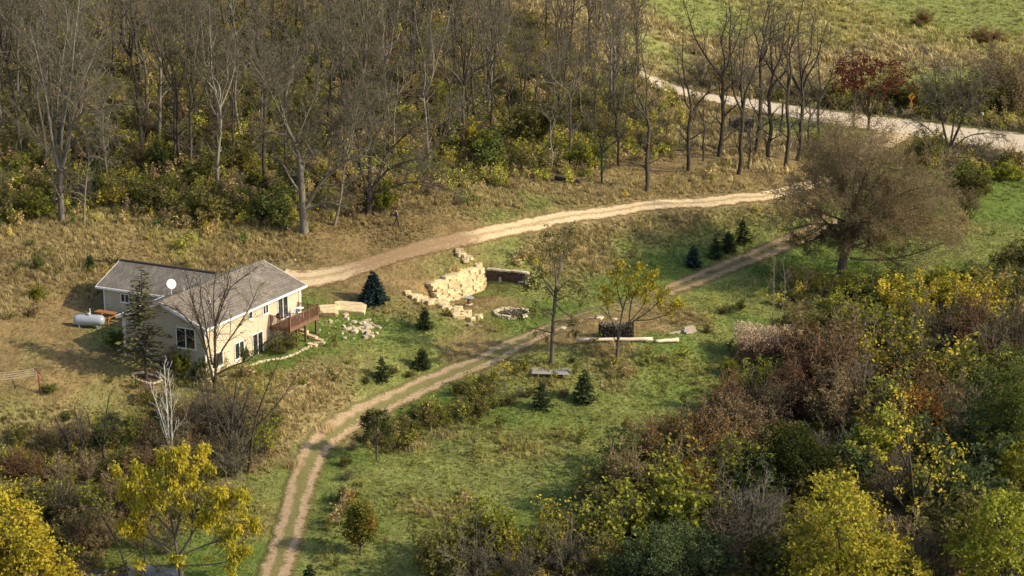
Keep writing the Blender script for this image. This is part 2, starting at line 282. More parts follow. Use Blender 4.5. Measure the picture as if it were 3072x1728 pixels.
# ------------------------------------------------------------------ materials
class NT:
    def __init__(s, name):
        s.m = bpy.data.materials.new(name); s.m.use_nodes = True; s.t = s.m.node_tree
        for n in list(s.t.nodes): s.t.nodes.remove(n)
        s.out = s.t.nodes.new('ShaderNodeOutputMaterial')
    def n(s, kind, **k):
        nd = s.t.nodes.new('ShaderNode' + kind)
        for a, b in k.items(): setattr(nd, a, b)
        return nd
    def l(s, a, b): s.t.links.new(a, b)
    def noise(s, scale, detail=3, vec=None, rough=.6):
        nd = s.n('TexNoise'); nd.inputs['Scale'].default_value = scale; nd.inputs['Detail'].default_value = detail; nd.inputs['Roughness'].default_value = rough
        if vec is not None: s.l(vec, nd.inputs['Vector'])
        return nd.outputs['Fac']
    def pos(s): return s.n('NewGeometry').outputs['Position']
    def objc(s): return s.n('TexCoord').outputs['Object']
    def ramp(s, fac, stops):
        r = s.n('ValToRGB'); s.l(fac, r.inputs[0]); e = r.color_ramp.elements
        while len(e) < len(stops): e.new(.5)
        for q, (p, c) in zip(e, stops): q.position = p; q.color = (*c, 1) if len(c) == 3 else c
        return r.outputs[0]
    def val(s, a, lo, hi, f0=0, f1=1):
        r = s.n('MapRange'); s.l(a, r.inputs[0]); r.inputs[1].default_value = f0; r.inputs[2].default_value = f1; r.inputs[3].default_value = lo; r.inputs[4].default_value = hi; return r.outputs[0]
    def math(s, op, a, b):
        r = s.n('Math', operation=op)
        for i, q in enumerate((a, b)):
            if isinstance(q, (int, float)): r.inputs[i].default_value = q
            else: s.l(q, r.inputs[i])
        return r.outputs[0]
    def mix(s, fac, a, b, mode='MIX'):
        r = s.n('MixRGB', blend_type=mode)
        for i, q in enumerate((fac, a, b)):
            if isinstance(q, (int, float)): r.inputs[i].default_value = q
            elif isinstance(q, tuple): r.inputs[i].default_value = (*q, 1)
            else: s.l(q, r.inputs[i])
        return r.outputs[0]
    def scale(s, col, fac): # multiply colour by a value
        c = s.n('CombineColor')
        for i in range(3): s.l(fac, c.inputs[i])
        return s.mix(1.0, col, c.outputs[0], 'MULTIPLY')
    def attr(s, name, typ='GEOMETRY'):
        return s.n('Attribute', attribute_name=name, attribute_type=typ)
    def bump(s, h, strength=.5, dist=.05):
        b = s.n('Bump'); b.inputs['Strength'].default_value = strength; b.inputs['Distance'].default_value = dist; s.l(h, b.inputs['Height']); return b.outputs[0]
    def principled(s, col, rough=.8, metal=0, normal=None, spec=.3):
        p = s.n('BsdfPrincipled')
        if isinstance(col, tuple): p.inputs['Base Color'].default_value = (*col, 1)
        else: s.l(col, p.inputs['Base Color'])
        p.inputs['Roughness'].default_value = rough; p.inputs['Metallic'].default_value = metal
        p.inputs['Specular IOR Level'].default_value = spec
        if normal is not None: s.l(normal, p.inputs['Normal'])
        s.l(p.outputs[0], s.out.inputs[0]); return p
def simple(name, c, rough=.8, metal=0, var=.25, sc=3.0, bump=0, spec=.3):
    t = NT(name); v = t.objc(); a = t.noise(sc, 4, v); b = t.noise(sc * 6, 3, v)
    f = t.math('ADD', t.val(a, 1 - var, 1 + var, .25, .75), t.val(b, -var * .5, var * .5, .25, .75))
    col = t.scale(t.mix(0, c, c), f)
    t.principled(col, rough, metal, t.bump(b, bump, .02) if bump else None, spec); return t.m
def leafmat(name, cols, trans=.35, objvar=.25):
    t = NT(name); r = t.attr('rnd').outputs['Fac']; n = len(cols)
    col = t.ramp(r, [(i / (n - 1), c) for i, c in enumerate(cols)])
    oi = t.n('ObjectInfo').outputs['Random']
    col = t.scale(col, t.val(oi, 1 - objvar, 1 + objvar))
    d = t.n('BsdfDiffuse'); tr = t.n('BsdfTranslucent'); mx = t.n('MixShader'); mx.inputs[0].default_value = trans
    t.l(col, d.inputs[0]); t.l(col, tr.inputs[0]); t.l(d.outputs[0], mx.inputs[1]); t.l(tr.outputs[0], mx.inputs[2]); t.l(mx.outputs[0], t.out.inputs[0]); return t.m
def barkmat(name, c, var=.35):
    t = NT(name); p = t.objc(); mp = t.n('Mapping'); mp.inputs['Scale'].default_value = (6, 6, 1.2); t.l(p, mp.inputs[0])
    a = t.noise(1.0, 4, mp.outputs[0]); oi = t.n('ObjectInfo').outputs['Random']
    col = t.scale(t.scale(t.mix(0, c, c), t.val(a, 1 - var, 1 + var, .3, .7)), t.val(oi, .8, 1.2))
    t.principled(col, .95, 0, None, .1); return t.m

M = {}
def ground_material():
    t = NT('ground_soil_and_grass'); p = t.pos(); zc_ = t.attr('zone').outputs['Color']
    mp = t.n('Mapping'); mp.inputs['Rotation'].default_value = (0, 0, .5); mp.inputs['Scale'].default_value = (1, .45, 1); t.l(p, mp.inputs[0])
    a = t.noise(.55, 4, p); b = t.noise(2.6, 5, mp.outputs[0], .7); c = t.noise(11, 3, p, .7)
    f = t.math('MULTIPLY', t.val(a, .72, 1.28, .3, .7), t.math('MULTIPLY', t.val(b, .5, 1.5, .28, .72), t.val(c, .65, 1.35, .25, .75)))
    col = t.scale(zc_, f)
    hue = t.noise(.9, 3, mp.outputs[0]); col = t.mix(t.val(hue, 0, .3, .5, .75), col, (.30, .22, .10))
    hue2 = t.noise(.4, 3, p); col = t.mix(t.val(hue2, 0, .3, .52, .78), col, (.085, .098, .030))
    t.principled(col, 1.0, 0, t.bump(t.math('ADD', b, c), .9, .12), .05); return t.m
M['ground'] = ground_material()
def road_material(name, stone, dirt, verge, mid, rut=(.3, .7), rutw=.13, rag=.08, edge=.10):
    t = NT(name); p = t.pos(); uu = t.attr('u').outputs['Fac']; dv = t.attr('dirt').outputs['Fac']
    n1 = t.noise(.8, 4, p); n2 = t.noise(4, 4, p, .7); n3 = t.noise(18, 2, p)
    w = t.math('ADD', uu, t.math('ADD', t.val(n1, -.10, .10, .25, .75), t.val(n2, -.07, .07, .25, .75)))
    def g(c):
        d = t.math('ABSOLUTE', t.math('SUBTRACT', w, c), 0); return t.val(d, 1, 0, rutw * .55, rutw * 1.35)
    ruts = t.math('MAXIMUM', g(rut[0]), g(rut[1]))
    base = t.mix(t.math('MULTIPLY', ruts, t.val(n2, .6, 1.1, .2, .7)), mid, stone)
    dm = t.math('ADD', dv, t.val(n2, -.45, .45, .3, .7)); base = t.mix(t.val(dm, 0, 1, .3, .75), base, dirt)
    e = t.math('ABSOLUTE', t.math('SUBTRACT', w, .5), 0)
    base = t.mix(t.val(e, 0, 1, .5 - edge * 2.2, .5 - edge * .8), base, verge)
    col = t.scale(base, t.math('MULTIPLY', t.val(n2, .72, 1.28, .25, .75), t.val(n3, .8, 1.2, .25, .75)))
    pr = t.principled(col, 1.0, 0, t.bump(n2, .6, .05), .05)
    e2 = t.math('ADD', t.math('ABSOLUTE', t.math('SUBTRACT', w, .5), 0), t.math('ADD', t.val(n2, -rag, rag, .3, .7), t.val(n3, -rag * .5, rag * .5, .3, .7)))
    tr = t.n('BsdfTransparent'); mx = t.n('MixShader'); t.l(t.val(e2, 0, 1, .5 - edge * 1.3, .5 - edge * .3), mx.inputs[0])
    fd = t.math('SUBTRACT', t.math('ADD', t.attr('fade').outputs['Fac'], t.math('ADD', t.val(n1, -.35, .35, .3, .7), t.val(n2, -.35, .35, .3, .7))), t.math('MULTIPLY', ruts, .25))
    t.l(t.math('MAXIMUM', t.val(e2, 0, 1, .5 - edge * 1.3, .5 - edge * .3), t.val(fd, 0, 1, .35, .75)), mx.inputs[0])
    t.l(pr.outputs[0], mx.inputs[1]); t.l(tr.outputs[0], mx.inputs[2]); t.l(mx.outputs[0], t.out.inputs[0]); return t.m
M['drive'] = road_material('driveway_gravel', (.60, .46, .27), (.25, .165, .09), (.22, .145, .065), (.36, .26, .14), (.29, .71), .15)
M['track'] = road_material('track_dirt', (.38, .265, .165), (.25, .165, .09), (.18, .15, .06), (.175, .155, .060), (.27, .73), .105, rag=.13)
M['road'] = road_material('road_gravel', (.56, .46, .33), (.50, .41, .29), (.24, .17, .09), (.58, .48, .35), (.3, .7), .2, rag=.03, edge=.06)

# ------------------------------------------------------------------ ground and roads
nx, ny = len(GX), len(GY)
idx = np.arange(nx * ny).reshape(nx, ny)
Qd = np.stack([idx[:-1, :-1], idx[1:, :-1], idx[1:, 1:], idx[:-1, 1:]], -1).reshape(-1, 4)
gc, gh = zone(gx, gy)
tag(obj('ground', qmesh('ground', np.stack([gx, gy, GZ], -1), Qd, vcol=gc, smooth=True), M['ground']), kind='structure')
def strip(key, name, mat, dirtf, fadef=None, lift=.035, nc=11):
    Q, s = ROADS[key]; P = Q[:, :2]; T = np.gradient(P, axis=0); T /= np.linalg.norm(T, axis=1)[:, None]; Nn = np.c_[T[:, 1], -T[:, 0]]
    uu = np.linspace(0, 1, nc); XY = P[:, None] + Nn[:, None] * ((uu - .5)[None, :, None] * Q[:, 2][:, None, None])
    Z = ground(XY[..., 0], XY[..., 1]) + lift + .03 * (1 - (2 * uu - 1) ** 2)
    Z = Z + .02
    k = len(P); ii = np.arange(k * nc).reshape(k, nc); q = np.stack([ii[:-1, :-1], ii[1:, :-1], ii[1:, 1:], ii[:-1, 1:]], -1).reshape(-1, 4)
    px, py = project(np.c_[P, Z.mean(1)]); dv = np.repeat(dirtf(px)[:, None], nc, 1)
    fv = np.repeat((fadef(px) if fadef else np.full(k, -1.0))[:, None], nc, 1)
    me = qmesh(name, np.dstack([XY, Z]), q, vfloat=dict(u=np.tile(uu, k), dirt=dv.ravel(), fade=fv.ravel()), smooth=True)
    return tag(obj(name, me, mat), kind='structure')
strip('drive', 'driveway', M['drive'], lambda x: np.interp(x, [900, 980, 1090, 1150, 1380, 1440, 1480, 2200, 2400], [-.05, .2, .7, .8, .75, .4, .05, .05, .3]))
strip('track', 'farm_track', M['track'], lambda x: np.interp(x, [800, 900, 1500, 1700, 1800, 1950, 2400], [.15, .05, .1, .45, .5, .45, .4]), lambda x: np.interp(x, [820, 900, 1400, 1560, 1700, 1950, 2050, 2350, 2480], [.08, .02, .02, .12, .75, .75, .36, .28, .6]))
strip('road', 'gravel_road', M['road'], lambda x: np.full(len(x), -.2))
# ------------------------------------------------------------------ plant generators
def norm(v): return v / (np.linalg.norm(v, axis=-1, keepdims=True) + 1e-9)
def tubes(groups):
    """groups: list of (P (B,k,3), R (B,k), sides) -> V, Q"""
    Vs, Qs, off = [], [], 0
    for P, R, s in groups:
        B, k, _ = P.shape
        d = norm(P[:, -1] - P[:, 0]); ref = np.where(np.abs(d[:, 2:3]) < .8, np.array([[0, 0, 1.]]), np.array([[1., 0, 0]]))
        a = norm(np.cross(d, ref)); b = np.cross(d, a)
        th = np.arange(s) * 2 * np.pi / s
        V = P[:, :, None, :] + R[:, :, None, None] * (np.cos(th)[None, None, :, None] * a[:, None, None, :] + np.sin(th)[None, None, :, None] * b[:, None, None, :])
        ii = np.arange(B * k * s).reshape(B, k, s); jj = np.roll(ii, -1, 2)
        Q = np.stack([ii[:, :-1], jj[:, :-1], jj[:, 1:], ii[:, 1:]], -1).reshape(-1, 4) + off
        Vs.append(V.reshape(-1, 3)); Qs.append(Q); off += B * k * s
    return np.vstack(Vs), np.vstack(Qs)
def interp_on(P, t):
    B, k, _ = P.shape; f = np.clip(t, 0, .9999) * (k - 1); i = f.astype(int); w = (f - i)[..., None]
    r = np.arange(B)[:, None]; return P[r, i] * (1 - w) + P[r, i + 1] * w, norm(P[r, i + 1] - P[r, i]), i
def grow(rng, seeds, levels):
    K0 = 10; P0, R0 = [], []
    for pts, r0, r1 in seeds:
        Q, s = resample(np.array(pts, float), max(.05, np.linalg.norm(np.array(pts[-1]) - np.array(pts[0])) / 40)); tt = np.linspace(0, 1, K0)
        P0.append(np.c_[[np.interp(tt, s / s[-1], Q[:, k]) for k in range(3)]].T); R0.append(r0 + (r1 - r0) * tt ** .8)
    out = [(np.array(P0), np.array(R0), 7)]
    for L in levels:
        P, R, _ = out[-1] if 'src' not in L else out[L['src']]
        B = len(P); n = L['n']; t0, t1 = L.get('t', (.3, 1))
        plen = np.linalg.norm(np.diff(P, axis=1), axis=2).sum(1)
        t = t0 + (t1 - t0) * (np.arange(n)[None] + rng.random((B, n))) / n
        pos, T, i = interp_on(P, t); pr = R[np.arange(B)[:, None], i]
        phi = rng.random((B, 1)) * 6.28 + np.arange(n)[None] * 2.4 + rng.normal(0, .5, (B, n))
        ref = np.where(np.abs(T[..., 2:3]) < .9, np.array([0, 0, 1.]), np.array([1., 0, 0])); N1 = norm(np.cross(T, ref)); N2 = np.cross(T, N1)
        an = np.radians(rng.uniform(*L['ang'], (B, n)))
        d = np.cos(an)[..., None] * T + np.sin(an)[..., None] * (np.cos(phi)[..., None] * N1 + np.sin(phi)[..., None] * N2)
        d[..., 2] += L.get('up', 0); d = norm(d)
        sh = 1 - L.get('fall', .5) * (t - t0) / max(t1 - t0, 1e-6)
        if 'len' in L: ln = rng.uniform(*L['len'], (B, n)) * sh
        else: ln = plen[:, None] * rng.uniform(*L['lr'], (B, n)) * sh
        ln = np.maximum(ln, .12)
        k = L.get('k', 5); step = (ln / (k - 1)).reshape(-1, 1); p = pos.reshape(-1, 3); dd = d.reshape(-1, 3); pts = [p]
        for q in range(k - 1):
            dd = dd + rng.normal(0, L.get('wig', .15), dd.shape); dd[:, 2] += L.get('trop', 0); dd = norm(dd); p = p + dd * step; pts.append(p)
        NP = np.stack(pts, 1); r0 = np.clip(pr * L.get('rr', .6), L.get('rmin', .01), L.get('rmax', 1)).reshape(-1, 1)
        tip = L.get('tip', .008); NR = r0 + (np.minimum(tip, r0) - r0) * np.linspace(0, 1, k)[None]
        keep = rng.random(len(NP)) < L.get('keep', 1); out.append((NP[keep], NR[keep], L.get('s', 4)))
    return out
def leaves(rng, P, n, size, asp=.55, spread=.1, droop=.3, t=(.3, 1), keep=1, fold=0):
    """diamond leaves along branches P (B,k,3)"""
    B = len(P); tt = t[0] + (t[1] - t[0]) * rng.random((B, n)); pos, T, _ = interp_on(P, tt)
    pos = pos.reshape(-1, 3) + rng.normal(0, spread, (B * n, 3))
    if keep < 1: pos = pos[rng.random(len(pos)) < keep]
    return leafquads(rng, pos, size, asp, droop)
def leafquads(rng, pos, size, asp=.55, droop=.3):
    n = len(pos); d = rng.normal(0, 1, (n, 3)); d[:, 2] = d[:, 2] * .6 - droop; d = norm(d)
    w = norm(np.cross(d, rng.normal(0, 1, (n, 3)))); s = rng.uniform(size[0], size[1], (n, 1))
    nn = np.cross(d, w)
    V = np.stack([pos, pos + d * s * .5 + w * s * asp * .5 + nn * s * .06, pos + d * s, pos + d * s * .5 - w * s * asp * .5 + nn * s * .06], 1)
    return V.reshape(-1, 3), np.arange(4 * n).reshape(-1, 4)
def join(parts):
    Vs, Qs, o = [], [], 0
    for V, Q in parts: Vs.append(V); Qs.append(Q + o); o += len(V)
    return np.vstack(Vs), np.vstack(Qs)

M['bark'] = barkmat('bark_grey_brown', (.105, .088, .066)); M['bark_dark'] = barkmat('bark_dark', (.070, .058, .044))
M['bark_pale'] = barkmat('bark_pale_grey', (.18, .158, .122)); M['birch'] = barkmat('bark_birch_white', (.62, .58, .52), .15)
M['twig'] = barkmat('twigs_grey_brown', (.135, .119, .082)); M['twig_dark'] = barkmat('twigs_dark', (.110, .092, .060)); M['twig_tan'] = barkmat('twigs_tan', (.21, .160, .092)); M['twig_red'] = barkmat('twigs_reddish', (.15, .108, .066))
YEL = [(.24, .20, .03), (.46, .34, .035), (.58, .38, .04)]
M['l_yellow'] = leafmat('leaves_yellow', [(.24, .22, .03), (.46, .38, .04), (.54, .38, .05)])
M['l_walnut'] = leafmat('leaves_yellow_green', [(.26, .25, .03), (.50, .42, .045), (.62, .44, .05)])
M['l_ash'] = leafmat('leaves_ash_yellow', [(.20, .21, .032), (.42, .37, .05), (.60, .42, .06)])
M['l_lime'] = leafmat('leaves_lime', [(.12, .15, .022), (.24, .25, .035), (.40, .33, .04)])
M['l_green'] = leafmat('leaves_green', [(.065, .085, .022), (.11, .135, .034), (.18, .18, .05)])
M['l_olive'] = leafmat('leaves_olive', [(.085, .088, .026), (.15, .14, .04), (.235, .20, .058)])
M['l_greygreen'] = leafmat('leaves_grey_green', [(.05, .075, .03), (.09, .12, .045), (.15, .17, .07)])
M['l_red'] = leafmat('leaves_dark_red', [(.075, .028, .022), (.135, .042, .028), (.19, .075, .036)])
M['l_maroon'] = leafmat('leaves_maroon', [(.12, .066, .036), (.18, .088, .045), (.24, .14, .06)])
M['l_rust'] = leafmat('leaves_rust', [(.14, .085, .034), (.22, .13, .046), (.30, .19, .06)])
M['l_orange'] = leafmat('leaves_orange', [(.10, .125, .028), (.19, .175, .036), (.42, .21, .045)])
M['l_brown'] = leafmat('leaves_brown', [(.13, .10, .048), (.20, .150, .070), (.27, .21, .105)])
M['l_pink'] = leafmat('plumes_pinkish_tan', [(.46, .24, .13), (.62, .40, .24), (.74, .58, .38)])
M['n_spruce'] = leafmat('needles_dark_green', [(.022, .036, .016), (.040, .058, .024), (.070, .088, .034)], .12)
M['n_green'] = leafmat('needles_mid_green', [(.032, .046, .018), (.058, .075, .028), (.10, .115, .042)], .12)
M['n_blue'] = leafmat('needles_blue_green', [(.022, .040, .038), (.040, .066, .062), (.075, .11, .10)], .12)
M['n_old'] = leafmat('needles_olive', [(.052, .054, .024), (.095, .090, .040), (.15, .135, .058)], .12)

def make_mesh(name, parts, rng, rnd_fn=None):
    V, Q = join(parts) if isinstance(parts, list) else parts
    r = rng.random(len(Q)) if rnd_fn is None else np.clip(rnd_fn(V[Q[:, 0]], rng), 0, 1)
    return qmesh(name, V, Q, face_attr=r)
def zrnd(lo, hi, mixw=.55, up=True):      # colour varies in clumps and towards the outer crown of the kind of leaf
    def f(p, rng):
        cl = vnoise(p[:, 0] * 1.1 + p[:, 2] * .9 + 31, p[:, 1] * 1.1 - p[:, 2] * .7)
        return (1 - mixw) * rng.random(len(p)) + mixw * cl
    return f

# ---- bare woodland trees: variants shared by copies
def forest_variant(seed, H=17.0, fork=.42, leaf=0, nn=(7, 6, 4), tr=.19, spm=1.0):
    rng = np.random.default_rng(seed); b = rng.normal(0, .35, (6, 2)).cumsum(0) * .5; b[0] = 0
    top = fork + rng.uniform(-.06, .1)
    trunk = [(b[i, 0], b[i, 1], z * H) for i, z in enumerate(np.linspace(-.02, top, 5))]
    e = trunk[-1]; seeds = [(trunk, tr, tr * .68)]
    nf = rng.integers(3, 6)
    for i in range(nf):
        a = rng.random() * 6.28 + i * 6.28 / nf; sp = (rng.uniform(1.2, 3.9) if i else .8) * spm
        z0 = rng.uniform(.7, 1) if i else 1
        st = np.array(trunk[-2]) * (1 - z0) + np.array(e) * z0; o = np.array([math.cos(a), math.sin(a), 0]); up = np.array([0, 0, 1.]); hh = H * (1 - top) * rng.uniform(.6, 1.0)
        j = lambda: np.r_[rng.normal(0, .28, 2), rng.normal(0, .2)]
        seeds.append(([st, st + o * sp * .38 + up * hh * .22 + j(), st + o * sp * .75 + up * hh * .48 + j(), st + o * sp * .9 + up * hh * .75 + j(), st + o * sp * 1.1 + up * hh + j()], tr * .58, .03))
    g = grow(rng, seeds, [
        dict(n=nn[0], t=(.2, 1), ang=(30, 70), lr=(.25, .48), up=.22, fall=.4, wig=.2, trop=.04, k=6, rr=.5, s=4, tip=.018),
        dict(n=nn[1], t=(.2, 1), ang=(30, 70), lr=(.32, .58), up=.08, fall=.4, wig=.24, k=5, rr=.55, s=3, tip=.013, rmin=.017),
        dict(n=nn[2], t=(.15, 1), ang=(25, 75), lr=(.4, .75), fall=.3, wig=.25, k=3, rr=.6, s=3, tip=.009, rmin=.012)])
    trunkm = make_mesh('forest_trunk', [tubes(g[:2])], rng); crown = make_mesh('forest_crown', [tubes(g[2:])], rng)
    return trunkm, crown
FOREST = [forest_variant(100 + i, 16.5 + (i % 3) * 1.5, .38 + .05 * (i % 4)) for i in range(9)]

# ---- shrubs: variants shared by copies (unit about 1 m wide radius, 2 m tall)
def shrub_variant(seed, stems=22, h=2.0, spread=.55, leaf=(.09, .17), nl=7, asp=.6, twiggy=1, drop=.25, lt=(.15, 1)):
    rng = np.random.default_rng(seed); seeds = []
    for i in range(stems):
        a = rng.random() * 6.28; r = spread * math.sqrt(rng.random()) * h * .8; b = rng.random() * .25 * h * .5; hh = h * rng.uniform(.35, 1.2) * (1 - .3 * (r / (spread * h)) ** 2); r = r * rng.uniform(.7, 1.45) * (1 + .3 * math.cos(2 * a + seed))
        seeds.append(([(math.cos(a) * b, math.sin(a) * b, -.08), (math.cos(a) * (b + r * .35), math.sin(a) * (b + r * .35), hh * .45), (math.cos(a) * (b + r) + rng.normal(0, .08), math.sin(a) * (b + r) + rng.normal(0, .08), hh)], .022, .007))
    g = grow(rng, seeds, [dict(n=7, t=(.3, 1), ang=(20, 60), lr=(.2, .42), up=.2, wig=.15, k=4, rr=.6, s=3, tip=.008, rmin=.010),
                          dict(n=3 * twiggy, t=(.2, 1), ang=(25, 65), lr=(.35, .7), wig=.18, k=3, rr=.7, s=3, tip=.007, rmin=.008)])
    st = make_mesh('shrub_stems', [tubes([(P, R, 3) for P, R, s in g])], rng)
    lf = None
    if nl: lf = make_mesh('shrub_leaves', [leaves(rng, g[2][0], nl, leaf, asp, .06, drop, lt)], rng, zrnd(0, 1))
    return st, lf
SHRUB_D = [shrub_variant(200 + i, 20, 2.0, .5 + .08 * i, (.10, .20), 6) for i in range(4)]        # dense leafy
SHRUB_S = [shrub_variant(230 + i, 18, 2.0, .5, (.10, .19), 2) for i in range(3)]                  # sparse leafy
SHRUB_B = [shrub_variant(250 + i, 26, 2.0, .5, (.1, .2), 0, twiggy=2) for i in range(3)]          # bare twigs
SHRUB_R = [shrub_variant(270 + i, 26, 2.0, .55, (.06, .11), 3, twiggy=2) for i in range(2)]       # fine leaves on twigs

LM = []
def landmarks(lst):
    return [(ph, onground(px, py)[:2]) for ph, px, py in lst]
def near(lms, x, y):
    return min(lms, key=lambda q: (q[1][0] - x) ** 2 + (q[1][1] - y) ** 2)[0]
def plant(name, label, cat, group, var, p, scale, rz, mats, partnames=('trunk', 'crown'), sink=.05):
    t = thing(name, label, cat, (p[0], p[1], p[2] - sink), rz, group, scale)
    for me, mt, pn in zip(var, mats, partnames):
        if me is not None: obj(pn, me, mt, t)
    return t
def mpx(p):      # metres per photo pixel at a point
    d = (np.asarray(p) - np.array([0, 0, CAMH])) @ _F; return d / FPX

# ---- hero trees traced as limbs (photo pixels read at the depth of the trunk, every limb given its own depth)
def hero(name, label, cat, base, stems, levels, mats, leaf=None, seed=1, r=(.3, .06), leaffn=None, group=None, parts=('trunk', 'crown', 'foliage'), zoff=0, depth=1.0, split=2, extra=None):
    rng = np.random.default_rng(seed); p = onground(*base); mm = mpx(p); seeds = []
    for s in stems:
        rr = s[0]; pts = []
        dy = rng.uniform(-1, 1) * depth
        for i, q in enumerate(s[1:]):
            pts.append(((q[0] - base[0]) * mm, (dy * (i / (len(s) - 2)) ** 1.2 * abs(q[1] - base[1]) * mm * .35) if s is not stems[0] else 0.0, (base[1] - q[1]) * mm / .965))
        seeds.append((pts, rr[0], rr[1]))
    if extra: seeds += extra(rng, mm)
    g = grow(rng, seeds, levels)
    t = thing(name, label, cat, (p[0], p[1], p[2] - .08), 0, group)
    obj(parts[0], make_mesh(name + '_trunk', [tubes(g[:split])], rng), mats[0], t)
    if len(g) > split: obj(parts[1], make_mesh(name + '_crown', [tubes(g[split:])], rng), mats[1], t)
    if leaf: obj(parts[2], make_mesh(name + '_leaves', [leaf(rng, g)], rng, leaffn or zrnd(0, 1)), mats[2], t)
    return t

# ---- conifers
def conifer_mesh(seed, H=3.0, R=.95, nwh=26, per=9, base=.04, tw=9, ln=(.22, .38), droop=.15, power=.85, sparse=1.0, trunk_r=.05, jag=.15):
    rng = np.random.default_rng(seed); pos, dirs, sz = [], [], []
    brP, brR = [], []
    for i in range(nwh):
        f = i / (nwh - 1); z = H * (base + (1 - base) * f * .985); Lr = R * (1 - f) ** power * (1 + .06 * math.sin(i * 2.1)) + .04
        if f < .12: Lr *= .75 + 2 * f
        for j in range(per if f < .85 else max(4, per // 2)):
            if rng.random() > sparse: continue
            a = j * 6.283 / per + i * 1.3 + rng.normal(0, .2); L = Lr * rng.uniform(1 - jag * 2, 1 + jag)
            out = np.array([math.cos(a), math.sin(a), 0]); rise = .35 * f - droop
            e = np.array([0, 0, z]) + out * L + np.array([0, 0, rise * L]); b0 = np.array([0, 0, z])
            brP.append([b0, (b0 + e) / 2 + np.array([0, 0, .04 * L]), e]); brR.append([.012 * H / 3, .009 * H / 3, .004])
            nt_ = max(3, int(tw * (.35 + L / R)))
            for q in range(nt_):
                s = .18 + .82 * (q + rng.random()) / nt_; pp = b0 * (1 - s) + e * s; side = rng.choice([-1, 1]) * rng.uniform(.2, 1.0)
                dv = norm(out * .8 + np.array([-math.sin(a), math.cos(a), 0]) * side + np.array([0, 0, rng.normal(.05, .25)]))
                pos.append(pp); dirs.append(dv); sz.append(rng.uniform(*ln) * (.7 + .5 * L / R))
    pos = np.array(pos); d = np.array(dirs); s = np.array(sz)[:, None]; w = norm(np.cross(d, rng.normal(0, 1, d.shape) * .5 + np.array([0, 0, 1.])))
    V = np.stack([pos, pos + d * s * .45 + w * s * .26, pos + d * s, pos + d * s * .45 - w * s * .26], 1).reshape(-1, 3)
    foliage = make_mesh('conifer_needles', (V, np.arange(len(V)).reshape(-1, 4)), rng, zrnd(0, 1, .35))
    tp = np.array([[[0, 0, -.1], [0, 0, H * .33], [0, 0, H * .66], [0, 0, H]]]); tr = np.array([[trunk_r, trunk_r * .75, trunk_r * .45, .006]])
    return make_mesh('conifer_trunk', [tubes([(tp, tr, 7), (np.array(brP), np.array(brR), 3)])], rng), foliage

# ------------------------------------------------------------------ grass scatter (geometry nodes, instancer colours)
def grassmat(name):
    t = NT(name); c = t.attr('tint', 'INSTANCER').outputs['Color']; r = t.attr('rnd').outputs['Fac']
    col = t.scale(c, t.val(r, .75, 1.45)); d = t.n('BsdfDiffuse'); tr = t.n('BsdfTranslucent'); mx = t.n('MixShader'); mx.inputs[0].default_value = .3
    t.l(col, d.inputs[0]); t.l(col, tr.inputs[0]); t.l(d.outputs[0], mx.inputs[1]); t.l(tr.outputs[0], mx.inputs[2]); t.l(mx.outputs[0], t.out.inputs[0]); return t.m
M['grass'] = grassmat('grass_blades')
def tuft(seed, n=22, h=1.0, spread=.28, lean=.55, w=.045):
    rng = np.random.default_rng(seed); b = rng.normal(0, spread * .5, (n, 3)); b[:, 2] = -.04
    a = rng.random(n) * 6.28; ln = rng.uniform(.2, 1, n) * lean; hh = rng.uniform(.55, 1.05, n) * h
    out = np.c_[np.cos(a), np.sin(a), np.zeros(n)]; sd = np.c_[-np.sin(a), np.cos(a), np.zeros(n)]; up = np.array([0, 0, 1.])
    mid = b + out * (ln * .4 * hh)[:, None] + up * (hh * .62)[:, None]; tip = b + out * (ln * 1.1 * hh)[:, None] + up * (hh * (1 - .25 * ln))[:, None]
    ww = w * rng.uniform(.6, 1.3, (n, 1)); V = np.stack([b - sd * ww, b + sd * ww, mid + sd * ww * .8, mid - sd * ww * .8, tip + sd * .004, tip - sd * .004], 1).reshape(-1, 3)
    k = np.arange(n)[:, None] * 6; Q = np.vstack([k + [0, 1, 2, 3], k + [3, 2, 4, 5]])
    return qmesh('grass_tuft', V, Q, face_attr=np.tile(rng.random(n), 2))
